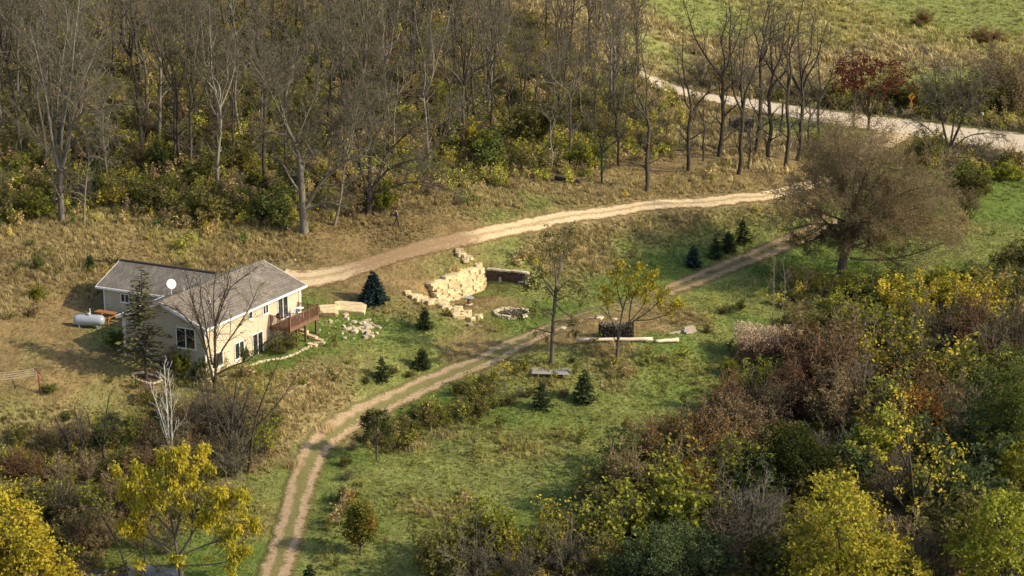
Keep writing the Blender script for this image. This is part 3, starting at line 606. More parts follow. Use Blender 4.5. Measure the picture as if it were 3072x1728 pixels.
def scatter(name, pts, rot, scl, tint, variants, mat, label=None):
    col = bpy.data.collections.new(name + '_source')
    for i, me in enumerate(variants):
        o = bpy.data.objects.new('tuft_%02d' % i, me); me.materials.clear(); me.materials.append(mat); col.objects.link(o)
    me = bpy.data.meshes.new(name); me.vertices.add(len(pts)); me.vertices.foreach_set('co', np.asarray(pts, np.float32).ravel())
    for n_, ty, at, v in (('rot', 'FLOAT_VECTOR', 'vector', rot), ('scl', 'FLOAT_VECTOR', 'vector', scl)):
        a = me.attributes.new(n_, ty, 'POINT'); a.data.foreach_set(at, np.asarray(v, np.float32).ravel())
    a = me.attributes.new('tint', 'FLOAT_COLOR', 'POINT'); a.data.foreach_set('color', np.c_[tint, np.ones(len(tint))].astype(np.float32).ravel())
    a = me.attributes.new('pick', 'INT', 'POINT'); a.data.foreach_set('value', np.random.default_rng(3).integers(0, len(variants), len(pts)).astype(np.int32))
    o = bpy.data.objects.new(name, me); COL.objects.link(o)
    g = bpy.data.node_groups.new(name, 'GeometryNodeTree'); g.interface.new_socket('Geometry', in_out='INPUT', socket_type='NodeSocketGeometry'); g.interface.new_socket('Geometry', in_out='OUTPUT', socket_type='NodeSocketGeometry')
    N = g.nodes; gi = N.new('NodeGroupInput'); go = N.new('NodeGroupOutput'); ip = N.new('GeometryNodeInstanceOnPoints'); ci = N.new('GeometryNodeCollectionInfo')
    ci.inputs['Collection'].default_value = col; ci.inputs['Separate Children'].default_value = True; ci.inputs['Reset Children'].default_value = True
    def na(nm, ty): q = N.new('GeometryNodeInputNamedAttribute'); q.data_type = ty; q.inputs[0].default_value = nm; return q.outputs[0]
    ip.inputs['Pick Instance'].default_value = True
    Lk = g.links.new; Lk(gi.outputs[0], ip.inputs['Points']); Lk(ci.outputs[0], ip.inputs['Instance']); Lk(na('pick', 'INT'), ip.inputs['Instance Index'])
    Lk(na('rot', 'FLOAT_VECTOR'), ip.inputs['Rotation']); Lk(na('scl', 'FLOAT_VECTOR'), ip.inputs['Scale']); Lk(ip.outputs[0], go.inputs[0])
    md = o.modifiers.new('scatter', 'NODES'); md.node_group = g
    return tag(o, label, None, None, 'stuff')
TUFTS = [tuft(400 + i, 20 + 3 * i, 1.0, .5, .5 + .12 * i) for i in range(4)]
def inside_house(x, y):
    c, s = math.cos(HT), math.sin(HT); dx, dy = x - HX, y - HY; lx, ly = dx * c + dy * s, -dx * s + dy * c
    return ((lx > .3) & (lx < 15.1) & (ly > .3) & (ly < 8.7)) | ((lx > 7) & (lx < 14.3) & (ly > 8) & (ly < 16.1))
def grass_field(name, n, D, dens_fn, hs, label, size=1.0, seed=5, tmul=1.45, sw=.09, sk=.3):
    rng = np.random.default_rng(seed); y = np.sqrt(rng.uniform(D[0] ** 2, D[1] ** 2, n)); x = (rng.random(n) - .5) * 2 * .325 * y
    x0, y0 = x, y; C, Hh = zone(x, y); r = bil(rd, x, y); keep = (rng.random(n) < dens_fn(x, y, Hh, C)) & (r > .15) & ~inside_house(x, y)
    x, y, C, Hh, r = x[keep], y[keep], C[keep], Hh[keep], r[keep]; m = len(x)
    h = Hh * hs * rng.uniform(.6, 1.35, m) * (.45 + .55 * sstep(0, 2, r)); h *= 1 + .9 * (rng.random(m) ** 4); wid = np.maximum(h * .75, .16) * size
    lump = fbm(x * .6, y * .6, 3); h *= 1 + 1.2 * lump
    rot = np.c_[rng.normal(0, .18, m), rng.normal(0, .18, m), rng.random(m) * 6.28]
    # patches of the same plant differ in tone: drier here, greener there
    dry = np.clip(.35 + 1.6 * fbm(x * .45 + 7, y * .45, 3) + rng.normal(0, .22, m), 0, 1)[:, None]
    gf = np.clip((C[:, 1] - C[:, 0]) / .04 + .5, 0, 1)[:, None]; kd = .55 - .42 * gf; T = C * (1 - kd * dry) + np.array([.32, .25, .115]) * kd * dry
    gz_ = np.clip((C[:, 1] - C[:, 0]) / .03, 0, 1); straw = (rng.random(m) * (1 + 1.5 * gz_) < sw + sk * np.clip(fbm(x * .8 / size + 70, y * .5 / size, 2) * 2.5, 0, 1))[:, None] * (Hh > .12)[:, None]; T = T * (1 - .6 * straw) + np.array([.36, .30, .15]) * .6 * straw
    T = T * rng.uniform(.6, 1.35, (m, 1)) * tmul
    z = ground(x, y)
    return scatter(name, np.c_[x, y, z], rot, np.c_[wid, wid, h], T, TUFTS, M['grass'], label)
grass_field('meadow_grass', 203000, (119, 215), lambda x, y, H, C: np.clip(H * 4.5, .12, 1), 1.0, 'matted autumn grass over the yard, banks and meadow')
grass_field('field_grass', 46000, (215, 420), lambda x, y, H, C: np.clip(H * 6, .1, 1), 2.2, 'rough tufted grass in the field beyond the road', size=2.0, seed=6, sw=.16, sk=1.0)
def weed_mesh(seed, stems=7, leaf=(.10, .2), nl=9):
    rng = np.random.default_rng(seed); sd_ = []
    for i in range(stems):
        a = rng.random() * 6.28; r = rng.uniform(.05, .45); h = rng.uniform(.45, 1.1); sd_.append(([(0, 0, -.05) + rng.normal(0, .06, 3) * [1, 1, 0], (math.cos(a) * r * .5, math.sin(a) * r * .5, h * .6), (math.cos(a) * r, math.sin(a) * r, h)], .010, .005))
    g = grow(rng, sd_, [dict(n=4, t=(.35, 1), ang=(25, 60), lr=(.2, .4), up=.15, k=3, rr=.7, s=3, tip=.005, rmin=.007)])
    P = [tubes([(p, r, 3) for p, r, _ in g])]
    if nl: P.append(leaves(rng, g[1][0], nl, leaf, .5, .05, .2))
    return make_mesh('weed', P, rng)
WEEDS = [weed_mesh(800 + i, 6 + i % 3, (.10, .22), (5, 3, 0, 6, 2)[i % 5]) for i in range(5)]
def weeds(name, n, D, xr, hs, label, seed, mul=1.0):
    rng = np.random.default_rng(seed); y = np.sqrt(rng.uniform(D[0] ** 2, D[1] ** 2, n)); x = rng.uniform(xr[0], xr[1], n) * y
    C, Hh, Wd = zone(x, y, True); r = bil(rd, x, y); pn = fbm(x * .3 + 50, y * .3, 3); keep = (rng.random(n) < Wd * (.75 + 1.6 * pn)) & (r > 1.1) & ~inside_house(x, y)
    x, y, C = x[keep], y[keep], C[keep]; m = len(x)
    pal = np.array([(.135, .125, .038), (.24, .225, .045), (.30, .22, .10), (.16, .112, .062), (.085, .11, .032), (.36, .29, .05)]); wt = np.array([.28, .24, .18, .12, .12, .06])
    sel = np.clip(.5 + 1.5 * fbm(x * .22 + 11, y * .22 + 3, 3) + rng.normal(0, .22, m), 0, .999); k = np.searchsorted(np.cumsum(wt), sel); T = pal[np.minimum(k, 5)] * rng.uniform(.75, 1.3, (m, 1)) * mul
    h = hs * rng.uniform(.5, 1.4, m); w = h * rng.uniform(.8, 1.4, m)
    return scatter(name, np.c_[x, y, ground(x, y)], np.c_[rng.normal(0, .12, m), rng.normal(0, .12, m), rng.random(m) * 6.28], np.c_[w, w, h], T, WEEDS, M['grass'], label)
weeds('undergrowth', 25500, (118, 180), (-.32, .32), 1.0, 'tangled olive and tan weeds filling the thickets', 31)
weeds('forest_undergrowth', 30000, (180, 275), (-.32, .32), 1.25, 'olive and yellow-green undergrowth on the floor of the woods', 32, 1.5)
# ------------------------------------------------------------------ built materials
def siding_mat():
    t = NT('siding_cream'); p = t.objc(); sx = t.n('SeparateXYZ'); t.l(p, sx.inputs[0])
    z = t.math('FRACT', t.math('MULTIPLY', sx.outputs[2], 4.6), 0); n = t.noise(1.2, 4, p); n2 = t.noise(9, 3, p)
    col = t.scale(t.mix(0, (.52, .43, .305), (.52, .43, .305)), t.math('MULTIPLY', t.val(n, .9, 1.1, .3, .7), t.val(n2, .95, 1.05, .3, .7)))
    lap = t.val(z, .74, 1, 0, .3); col = t.scale(col, lap)  # shade along each lap edge is put into the colour
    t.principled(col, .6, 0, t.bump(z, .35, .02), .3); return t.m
def shingle_mat():
    t = NT('asphalt_shingles'); p = t.objc(); b = t.n('TexBrick'); b.inputs['Scale'].default_value = 1; b.inputs['Brick Width'].default_value = .6; b.inputs['Row Height'].default_value = .27; b.inputs['Mortar Size'].default_value = .02; b.inputs['Bias'].default_value = 0
    b.inputs['Color1'].default_value = (.160, .136, .108, 1); b.inputs['Color2'].default_value = (.235, .200, .160, 1); b.inputs['Mortar'].default_value = (.10, .085, .07, 1)
    t.l(p, b.inputs[0]); n = t.noise(.7, 4, p); n2 = t.noise(25, 2, p)
    col = t.scale(b.outputs[0], t.math('MULTIPLY', t.val(n, .78, 1.22, .3, .7), t.val(n2, .7, 1.3, .3, .7)))
    t.principled(col, .95, 0, t.bump(n2, .4, .01), .2); return t.m
M['siding'] = siding_mat(); M['shingle'] = shingle_mat()
M['trim'] = simple('white_trim', (.80, .77, .70), .5, 0, .06); M['found'] = simple('concrete', (.38, .35, .30), .9, 0, .2)
def glass_mat():
    t = NT('window_glass'); n = t.noise(1.4, 2, t.objc()); t.principled(t.ramp(n, [(.35, (.010, .012, .014)), (.55, (.03, .032, .03)), (.75, (.12, .115, .10))]), .08, 0, None, .5); return t.m
M['glass'] = glass_mat()
def wood(name, c, var=.3):
    t = NT(name); p = t.objc(); mp = t.n('Mapping'); mp.inputs['Scale'].default_value = (2, 9, 9); t.l(p, mp.inputs[0]); a = t.noise(1.5, 4, mp.outputs[0]); oi = t.n('ObjectInfo').outputs['Random']
    t.principled(t.scale(t.scale(t.mix(0, c, c), t.val(a, 1 - var, 1 + var, .3, .7)), t.val(oi, .85, 1.15)), .75, 0, t.bump(a, .2, .01), .25); return t.m
M['redwood'] = wood('stained_red_wood', (.185, .095, .060)); M['cedar'] = wood('orange_cedar', (.36, .145, .045)); M['oldwood'] = wood('weathered_wood', (.36, .30, .23)); M['greywood'] = wood('grey_weathered_boards', (.34, .31, .27)); M['darkwood'] = wood('dark_logs', (.055, .042, .034), .5); M['postwood'] = wood('brown_post', (.11, .072, .045))
M['palewood'] = wood('pale_barkless_log', (.62, .52, .38), .15)
def stone_mat(name, c, c2):
    t = NT(name); p = t.objc(); a = t.noise(1.6, 5, p); b = t.noise(7, 4, p); oi = t.n('ObjectInfo').outputs['Random']
    col = t.mix(t.val(a, 0, 1, .45, .75), c, c2); col = t.scale(t.scale(col, t.val(b, .62, 1.18, .3, .7)), t.val(oi, .72, 1.14))
    t.principled(col, .9, 0, t.bump(b, .5, .04), .2); return t.m
M['lime'] = stone_mat('cream_limestone', (.66, .52, .30), (.50, .36, .18)); M['limepale'] = stone_mat('pale_limestone', (.64, .53, .36), (.46, .36, .22)); M['darkstone'] = stone_mat('dark_brown_stone', (.085, .052, .036), (.14, .09, .06)); M['ash'] = stone_mat('ash', (.06, .05, .042), (.16, .13, .10))
M['greymetal'] = simple('painted_grey_steel', (.34, .36, .38), .38, 0, .10, 2, 0, .5); M['black'] = simple('black_paint', (.016, .016, .018), .5); M['redmetal'] = simple('red_painted_steel', (.20, .032, .024), .5); M['white'] = simple('white_paint', (.80, .79, .76), .5, 0, .06); M['orange'] = simple('orange_cap', (.55, .22, .08), .6); M['wire'] = simple('clothes_wire', (.42, .36, .27), .6)
M['signyellow'] = simple('sign_yellow', (.80, .36, .02), .5, 0, .05); M['mulch'] = simple('bark_mulch', (.075, .045, .030), 1, 0, .5, 8); M['cloth'] = simple('grey_tarp', (.10, .115, .13), .7, 0, .3, 3)
M['gravelgrey'] = simple('grey_gravel', (.21, .205, .20), 1, 0, .4, 2, .5)

# ------------------------------------------------------------------ house
def hthing(name, label, cat, group=None): return thing(name, label, cat, (HX, HY, 0), HT, group)
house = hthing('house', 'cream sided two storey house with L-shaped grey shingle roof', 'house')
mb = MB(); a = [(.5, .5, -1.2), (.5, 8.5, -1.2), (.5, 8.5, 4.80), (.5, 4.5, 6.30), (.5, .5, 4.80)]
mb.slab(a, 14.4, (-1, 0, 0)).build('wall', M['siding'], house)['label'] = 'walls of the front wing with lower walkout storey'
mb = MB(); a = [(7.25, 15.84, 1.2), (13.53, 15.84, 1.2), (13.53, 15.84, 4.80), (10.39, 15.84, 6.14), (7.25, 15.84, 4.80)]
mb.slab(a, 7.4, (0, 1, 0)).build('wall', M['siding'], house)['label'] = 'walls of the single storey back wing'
def roofpart(poly, lab):
    o = MB().slab(poly, .14, None).build('roof', M['shingle'], house); o['label'] = lab; return o
r1 = roofpart([(0, 0, 4.75), (15.42, 0, 4.75), (15.42, 4.5, 6.5), (0, 4.5, 6.5)], 'roof slope above the sunlit deck side')
r2 = roofpart([(0, 9, 4.75), (0, 4.505, 6.5), (15.42, 4.505, 6.5), (15.42, 9, 4.75)], 'roof slope of the front wing facing the dish')
r3 = roofpart([(6.75, 16.34, 4.78), (6.75, 8.85, 4.78), (10.39, 4.9, 6.33), (10.39, 16.34, 6.33)], 'roof slope of the back wing above the small window')
r4 = roofpart([(14.03, 16.34, 4.78), (10.395, 16.34, 6.33), (10.395, 4.9, 6.33), (14.03, 8.85, 4.78)], 'rear roof slope of the back wing')
MB().beam((10.39, 16.3, 6.36), (10.39, 6.0, 6.36), .34, .07).build('ridge_cap', M['darkwood'], r3)
MB().beam((.05, 4.5, 6.53), (15.4, 4.5, 6.53), .26, .05).build('ridge_cap', M['shingle'], r1)
def trimbar(a, b, w=.05, h=.20, nm='fascia'): return MB().beam(a, b, w, h).build(nm, M['trim'], house)
trimbar((-.02, -.06, 4.66), (15.44, -.06, 4.66), .12, .17, 'gutter'); trimbar((6.69, 8.9, 4.69), (6.69, 16.38, 4.69), .12, .17, 'gutter')
trimbar((.0, 9.06, 4.66), (6.6, 9.06, 4.66), .12, .17, 'gutter')
for y0, y1 in ((0, 4.5), (9, 4.5)): trimbar((-.035, y0, 4.64), (-.035, y1, 6.39), .05, .24); trimbar((15.455, y0, 4.64), (15.455, y1, 6.39), .05, .24)
for x0 in (6.75, 14.03): trimbar((x0, 16.375, 4.67), (10.39, 16.375, 6.22), .05, .22)
for (x, y, z0, z1) in ((.40, 8.62, 1.9, 4.5), (.40, .40, -.2, 4.5), (15.0, .4, 1.6, 4.5)): MB().box(x - .05, x + .05, y - .05, y + .05, z0, z1).build('downspout', M['trim'], house)
MB().bar((.40, 8.62, 4.5), (.1, 9.05, 4.62), .045).build('downspout', M['trim'], house)
for (x, y, z0, z1) in ((.48, .48, -.5, 4.7), (.48, 8.52, 1.6, 4.7), (14.92, .48, 1.2, 4.7), (7.23, 15.86, 2.0, 4.7)): MB().box(x - .06, x + .06, y - .06, y + .06, z0, z1).build('corner_board', M['trim'], house)
def window(face, c, a0, a1, z0, z1, nm='window', mull=1, sill=True, lab=None):
    """opening in the wall plane; a = coordinate along the wall"""
    w = .07; root = None
    def bx(u0, u1, v0, v1, d0, d1, n, m, par):
        if face == 'y': return MB().box(u0, u1, c - d1, c - d0, v0, v1).build(n, m, par)      # faces -y
        return MB().box(c - d1, c - d0, u0, u1, v0, v1).build(n, m, par)                      # faces -x
    f = MB()
    def fb(u0, u1, v0, v1):
        if face == 'y': f.box(u0, u1, c - .07, c + .02, v0, v1)
        else: f.box(c - .07, c + .02, u0, u1, v0, v1)
    fb(a0 - w, a1 + w, z1, z1 + w); fb(a0 - w, a1 + w, z0 - w, z0); fb(a0 - w, a0, z0, z1); fb(a1, a1 + w, z0, z1)
    for i in range(mull):
        q = a0 + (a1 - a0) * (i + 1) / (mull + 1); fb(q - .035, q + .035, z0, z1)
    root = f.build(nm, M['trim'], house)
    if lab: root['label'] = lab
    for i in range(mull + 1):
        q0 = a0 + (a1 - a0) * i / (mull + 1); q1 = a0 + (a1 - a0) * (i + 1) / (mull + 1); bx(q0, q1, z0, z1, .005, .02, 'pane', M['glass'], root)
    if sill and nm == 'window': bx(a0 - .12, a1 + .12, z0 - .12, z0 - .072, .0, .11, 'sill', M['trim'], root)
    return root
window('x', 7.25, 13.22, 14.01, 3.54, 4.21, lab='small double window in the shaded back wing')
window('x', .5, 1.45, 3.24, 2.72, 4.36, mull=1, lab='tall window in the shaded gable end')
window('x', .5, 1.3, 2.0, -.05, 1.05, mull=0, lab='basement window low in the gable end')
window('y', .5, 6.98, 7.48, 3.77, 4.47, mull=0, lab='narrow upper window near the middle of the sunlit wall')
window('y', .5, 9.18, 9.91, 3.58, 4.46, mull=1, lab='upper double window beside the deck')
window('y', .5, 11.5, 13.0, 2.42, 4.52, 'sliding_door', 1, lab='sliding glass door onto the deck')
window('y', .5, 7.45, 8.92, .10, 2.15, 'sliding_door', 1, lab='lower sliding glass door beside the patio')
window('y', .5, 4.75, 6.05, .75, 2.1, mull=1, lab='lower double window behind the bare tree')
window('y', .5, 2.0, 2.9, .9, 2.05, mull=0, lab='lower window near the corner')
MB().bar((6.2, 6.5, 5.3), (6.2, 6.5, 5.95), .05).build('vent_pipe', M['trim'], house); MB().bar((4.2, 2.4, 5.4), (4.2, 2.4, 6.1), .05).build('vent_pipe', M['trim'], house)

# ---- deck
deck = hthing('wooden_deck', 'red stained wooden deck on posts against the sunlit wall', 'deck')
DX0, DX1, DY0, DY1, DZ = 10.1, 14.65, -1.6, .42, 2.30
nb = 14
for i in range(nb):
    y0 = DY0 + (DY1 - DY0) * i / nb; MB().box(DX0, DX1, y0 + .006, y0 + (DY1 - DY0) / nb - .006, DZ - .04, DZ).build('board', M['redwood'], deck)
for (x0, x1, y0, y1) in ((DX0, DX1, DY0 - .05, DY0), (DX0 - .05, DX0, DY0, DY1), (DX1, DX1 + .05, DY0, DY1)): MB().box(x0, x1, y0, y1, DZ - .28, DZ + .01).build('rim_joist', M['redwood'], deck)
for i in range(5): x = DX0 + .5 + i * .88; MB().box(x, x + .05, DY0 + .02, DY1, DZ - .24, DZ - .045).build('joist', M['redwood'], deck)
for x, y in ((DX0 + 1.2, DY0 + .1), (DX0 + 2.6, DY0 + .1), (DX1 - .2, DY0 + .1)):
    w = HL(x, y); g0 = float(ground(w[0], w[1])); MB().box(x - .08, x + .08, y - .08, y + .08, g0 - .15, DZ - .05).build('post', M['postwood'], deck)
bal = MB().box(-.02, .02, -.02, .02, 0, .78).mesh('baluster')
def rail(p0, p1, nposts):
    p0 = np.array(p0); p1 = np.array(p1); L = np.linalg.norm(p1 - p0); d = (p1 - p0) / L
    for z, hh in ((DZ + .96, .05), (DZ + .1, .05)): MB().beam((*p0, z), (*p1, z), .10, hh).build('rail', M['redwood'], deck)
    for i in range(nposts):
        q = p0 + d * L * i / (nposts - 1); MB().box(q[0] - .05, q[0] + .05, q[1] - .05, q[1] + .05, DZ - .3, DZ + 1.05).build('rail_post', M['redwood'], deck)
    n = int(L / .14)
    for i in range(1, n): q = p0 + d * L * i / n; obj('baluster', bal, M['redwood'], deck, (q[0], q[1], DZ + .13))
rail((DX0, DY1 - .05), (DX0, DY0), 3); rail((DX0, DY0 - .001), (DX1, DY0 - .001), 4); rail((DX1, DY1 - .05), (DX1, DY0), 3)
# grill, chair and table on the deck
def hat(x, y, z): w = HL(x, y); return (w[0], w[1], z)
g = thing('barbecue_grill', 'black kettle barbecue grill on the deck', 'grill', hat(10.65, -.15, DZ), HT)
MB().lathe([(.08, .62), (.26, .70), (.31, .84), (.30, .88), (.22, 1.02), (.06, 1.10)], 18).build('bowl', M['black'], g, True)
for k in range(3): aa = k * 2.094; MB().bar((.2 * math.cos(aa), .2 * math.sin(aa), 0), (.16 * math.cos(aa), .16 * math.sin(aa), .72), .02).build('leg', M['black'], g)
MB().box(-.1, .1, -.02, .02, 1.12, 1.15).build('handle', M['postwood'], g)
def patio_chair(x, y, rz, lab):
    c = thing('patio_chair', lab, 'chair', hat(x, y, DZ), HT + rz)
    for i in range(4): MB().box(-.24, .24, -.24 + i * .12, -.14 + i * .12, .42, .45).build('slat', M['white'], c)
    for i in range(3): MB().box(-.22 + i * .16, -.10 + i * .16, .23, .26, .45, .92).build('back_slat', M['white'], c)
    for sx in (-.22, .22):
        for sy in (-.22, .24): MB().box(sx - .02, sx + .02, sy - .02, sy + .02, 0, .43).build('leg', M['white'], c)
    return c
patio_chair(13.6, -.5, .6, 'white slatted patio chair on the deck beside the far railing'); patio_chair(13.3, .1, 2.4, 'white slatted patio chair on the deck against the house wall')
t = thing('patio_table', 'small round white table between the deck chairs', 'table', hat(14.1, -.1, DZ), HT)
MB().lathe([(.34, .66), (.36, .68), (.36, .70), (.34, .71)], 20).build('table_top', M['white'], t); MB().bar((0, 0, 0), (0, 0, .67), .03).build('pedestal', M['white'], t); MB().lathe([(.2, 0), (.2, .02), (.05, .05)], 14).build('base', M['white'], t)
# ---- satellite dish on the roof
dz = 4.75 + (9 - 7.3) * 1.75 / 4.5
t = thing('satellite_dish', 'white satellite dish on a short mast on the roof', 'satellite dish', hat(5.5, 7.3, dz - .05), HT)
MB().bar((0, 0, 0), (0, 0, .75), .025).build('mast', M['white'], t)
mt = Matrix.Translation((0, 0, 1.05)) @ Matrix.Rotation(math.radians(-62), 4, 'X') @ Matrix.Rotation(0, 4, 'Z')
mt = Matrix.Translation((-.12, -.05, 1.0)) @ Vector((-.45, -.75, .42)).to_track_quat('Z', 'Y').to_matrix().to_4x4()
MB().lathe([(.02, .0), (.2, .03), (.34, .09), (.43, .15), (.42, .16), (.33, .105), (.19, .045), (.02, .02)], 24, mt).build('dish', M['white'], t, True)
MB().bar(mt @ Vector((0, -.4, .1)), mt @ Vector((0, -.05, .5)), .015).build('feed_arm', M['greymetal'], t); MB().box(-.04, .04, -.04, .04, -.04, .04).build('feed_horn', M['greymetal'], t, loc=mt @ Vector((0, -.03, .52)))
# ---- propane tank
c = HL(2.75, 14.1); gz = float(ground(*c))
tank = thing('propane_tank', 'silver grey propane tank lying on the lawn', 'propane tank', (c[0], c[1], gz), -.10)
prof = [(.03, -1.38), (.22, -1.35), (.37, -1.25), (.45, -1.10), (.48, -.92), (.48, .92), (.45, 1.10), (.37, 1.25), (.22, 1.35), (.03, 1.38)]
MB().lathe(prof, 28, Matrix.Translation((0, 0, .68)) @ Matrix.Rotation(math.pi / 2, 4, 'Y')).build('body', M['greymetal'], tank, True)
MB().lathe([(.19, 1.12), (.19, 1.27), (.14, 1.34), (.03, 1.37)], 18).build('dome', M['greymetal'], tank, True)
MB().bar((.12, 0, 1.3), (.12, 0, 1.72), .03).build('vent_pipe', M['white'], tank); MB().bar((-.28, .1, 1.1), (-.25, .1, 1.42), .06).build('valve_cap', M['orange'], tank)
for x in (-.8, .8):
    for y in (-.3, .3): MB().box(x - .06, x + .06, y - .07, y + .07, -.05, .40).build('leg', M['greymetal'], tank)
# ---- picnic table
c = HL(5.3, 14.3); gz = float(ground(*c))
pt = thing('picnic_table', 'orange stained picnic table beside the shaded back wing', 'picnic table', (c[0], c[1], gz), HT + math.pi / 2)
for i in range(5): MB().box(-1, 1, -.38 + i * .154, -.38 + i * .154 + .145, .72, .76).build('top_board', M['cedar'], pt)
for y in (-.85, -.70, .56, .71): MB().box(-1, 1, y, y + .14, .42, .46).build('bench_board', M['cedar'], pt)
for x in (-.72, .72):
    MB().box(x - .03, x + .03, -.80, .80, .36, .42).build('cross_brace', M['cedar'], pt)
    for s in (-1, 1): MB().beam((x + .05, s * .25, .72), (x + .05, s * .62, -.05), .05, .10).build('leg', M['cedar'], pt)
# ---- clothesline
p = onground(121, 1181); cl = thing('clothesline', 'red steel T-shaped clothesline post with wires', 'clothesline', p, 0)
MB().bar((0, 0, -.1), (-.1, 0, 1.85), .05).build('post', M['redmetal'], cl); ca, cb = np.array([-.48, .55, 1.98]), np.array([.26, -.5, 1.74]); MB().bar(ca, cb, .045).build('cross_arm', M['redmetal'], cl)
for i in range(4):
    q = ca + (cb - ca) * (.08 + .28 * i); mbw = MB(); prev = Vector(q)
    for k in range(1, 9): e = Vector(q) + Vector((-1.15 * k, -.22 * k, -.10 * math.sin(k / 8 * 3.14) * 3)); mbw.bar(prev, e, .022, 5); prev = e
    mbw.build('wire', M['wire'], cl)
# ------------------------------------------------------------------ stones
def rock_mesh(seed, box=0.0):
    rng = random.Random(seed); bm = bmesh.new()
    for sx in (-1, 1):
        for sy in (-1, 1):
            for sz in (-1, 1):
                k = box if rng.random() < .8 else .6
                for ax in range(3 if box < .9 else 2):
                    v = [sx, sy, sz]; v[ax] *= rng.uniform(.45, .8) if box < .9 else rng.uniform(.78, .92); v = [q * rng.uniform(.86, 1.04) for q in v]
                    if box < .5: L = math.sqrt(sum(q * q for q in v)); v = [q / L * rng.uniform(1.0, 1.25) for q in v]
                    bm.verts.new([q * .5 for q in v])
    r = bmesh.ops.convex_hull(bm, input=bm.verts[:])
    bmesh.ops.delete(bm, geom=list({g for g in r['geom_interior'] + r['geom_unused'] if isinstance(g, bmesh.types.BMVert)}), context='VERTS')
    bmesh.ops.recalc_face_normals(bm, faces=bm.faces[:]); me = bpy.data.meshes.new('rock'); bm.to_mesh(me); bm.free(); return me
ROUND = [rock_mesh(i, 0) for i in range(6)]; BLOCK = [rock_mesh(40 + i, .95) for i in range(8)]
def edging(name, label, pix, mat, size=(.28, .55), step=.42):
    P = [onground(*q)[:2] for q in pix]; Q, s = resample(P, step); p0 = np.r_[Q[0], float(ground(*Q[0]))]
    t = thing(name, label, 'stone edging', p0)
    for i, q in enumerate(Q):
        dirv = Q[min(i + 1, len(Q) - 1)] - Q[max(i - 1, 0)]; z = float(ground(*q)); w = random.uniform(*size)
        obj('stone', random.choice(BLOCK), mat, t, (q[0] - p0[0], q[1] - p0[1], z - p0[2] + .03), (random.uniform(-.1, .1), random.uniform(-.1, .1), math.atan2(dirv[1], dirv[0]) + random.uniform(-.25, .25)), (w, w * .6, .18))
edging('stone_edging', 'low pale stone edging along the bed under the shaded gable', [(351,1027),(350,1042),(358,1054),(380,1064),(417,1080),(452,1092),(490,1106),(539,1122),(577,1134),(626,1147)], M['limepale'])
edging('stone_edging', 'low pale stone edging along the bed below the sunlit wall and deck', [(668,1139),(700,1122),(737,1103),(789,1085),(836,1078),(872,1068),(908,1051),(944,1033)], M['limepale'])
edging('stone_edging', 'ring of stones round the mulch bed of the tall house spruce', [(397,1125),(403,1135),(420,1144),(452,1152),(470,1149),(484,1141),(472,1131),(446,1123),(420,1119),(400,1123)], M['limepale'], (.25, .45), .36)
edging('stone_edging', 'short row of pale stones at the top of the grassy bank', [(866,1180),(885,1168),(905,1158),(925,1151)], M['limepale'])
p = [onground(*q) for q in ((283,948),(300,958),(335,966),(371,974))]
MBe = MB()
for a, b in zip(p, p[1:]): MBe.beam(a + np.array([0, 0, .05]), b + np.array([0, 0, .05]), .08, .16)
tag(MBe.build('edging_board', M['oldwood']), 'pale board edging the ground beneath the picnic table', 'edging')
# mulch bed under the house spruce
def disc(name, px, rx, ry, mat, label=None, kind=None, lift=.03, cat=None):
    c = onground(*px); n = 26; V = []; V.append((0, 0, lift + .03))
    for i in range(n):
        a = i * 6.283 / n; r = 1 + .12 * math.sin(3 * a) + random.uniform(-.06, .06); x, y = rx * r * math.cos(a), ry * r * math.sin(a); V.append((x, y, float(ground(c[0] + x, c[1] + y)) - c[2] + lift))
    bm = bmesh.new(); vs = [bm.verts.new(v) for v in V]
    for i in range(n): bm.faces.new([vs[0], vs[1 + i], vs[1 + (i + 1) % n]])
    me = bpy.data.meshes.new(name); bm.to_mesh(me); bm.free(); o = obj(name, me, mat, None, c); tag(o, label, cat, None, kind); return o
disc('mulch_bed', (441, 1136), 1.15, 1.45, M['mulch'], kind='structure'); disc('gravel_patch', (390, 1745), 3.6, 2.6, M['gravelgrey'], kind='structure')
# ---- retaining wall of stacked limestone
wall = thing('stone_retaining_wall', 'stepped cream limestone retaining wall below the driveway', 'stone wall', (WA[0], WA[1], 0), 0)
rows = 11; wr = random.Random(11)
for r in range(rows):
    z = .02 + r * .205; l0 = -.1 + .03 * r + wr.uniform(-.3, .3); l1 = WLEN + .2 - .02 * r
    if r >= 10: l0 += 2.2; l1 -= .8
    if r < 2: l0 -= .9
    x = l0
    while x < l1:
        w = wr.uniform(.4, 1.15)
        if wr.random() < .985:
            h = .205 * wr.uniform(.88, 1.3); back = .075 * r + wr.uniform(-.10, .12); q = WA + WDIR * (x + w / 2) - WN * (back + .22)
            obj('stone', wr.choice(BLOCK), M['lime'], wall, (q[0] - WA[0], q[1] - WA[1], z + .10), (wr.uniform(-.12, .12), wr.uniform(-.1, .1), math.atan2(WDIR[1], WDIR[0]) + wr.uniform(-.2, .2)), (w * 1.16, wr.uniform(.7, 1.0), h * 1.32))
        x += w
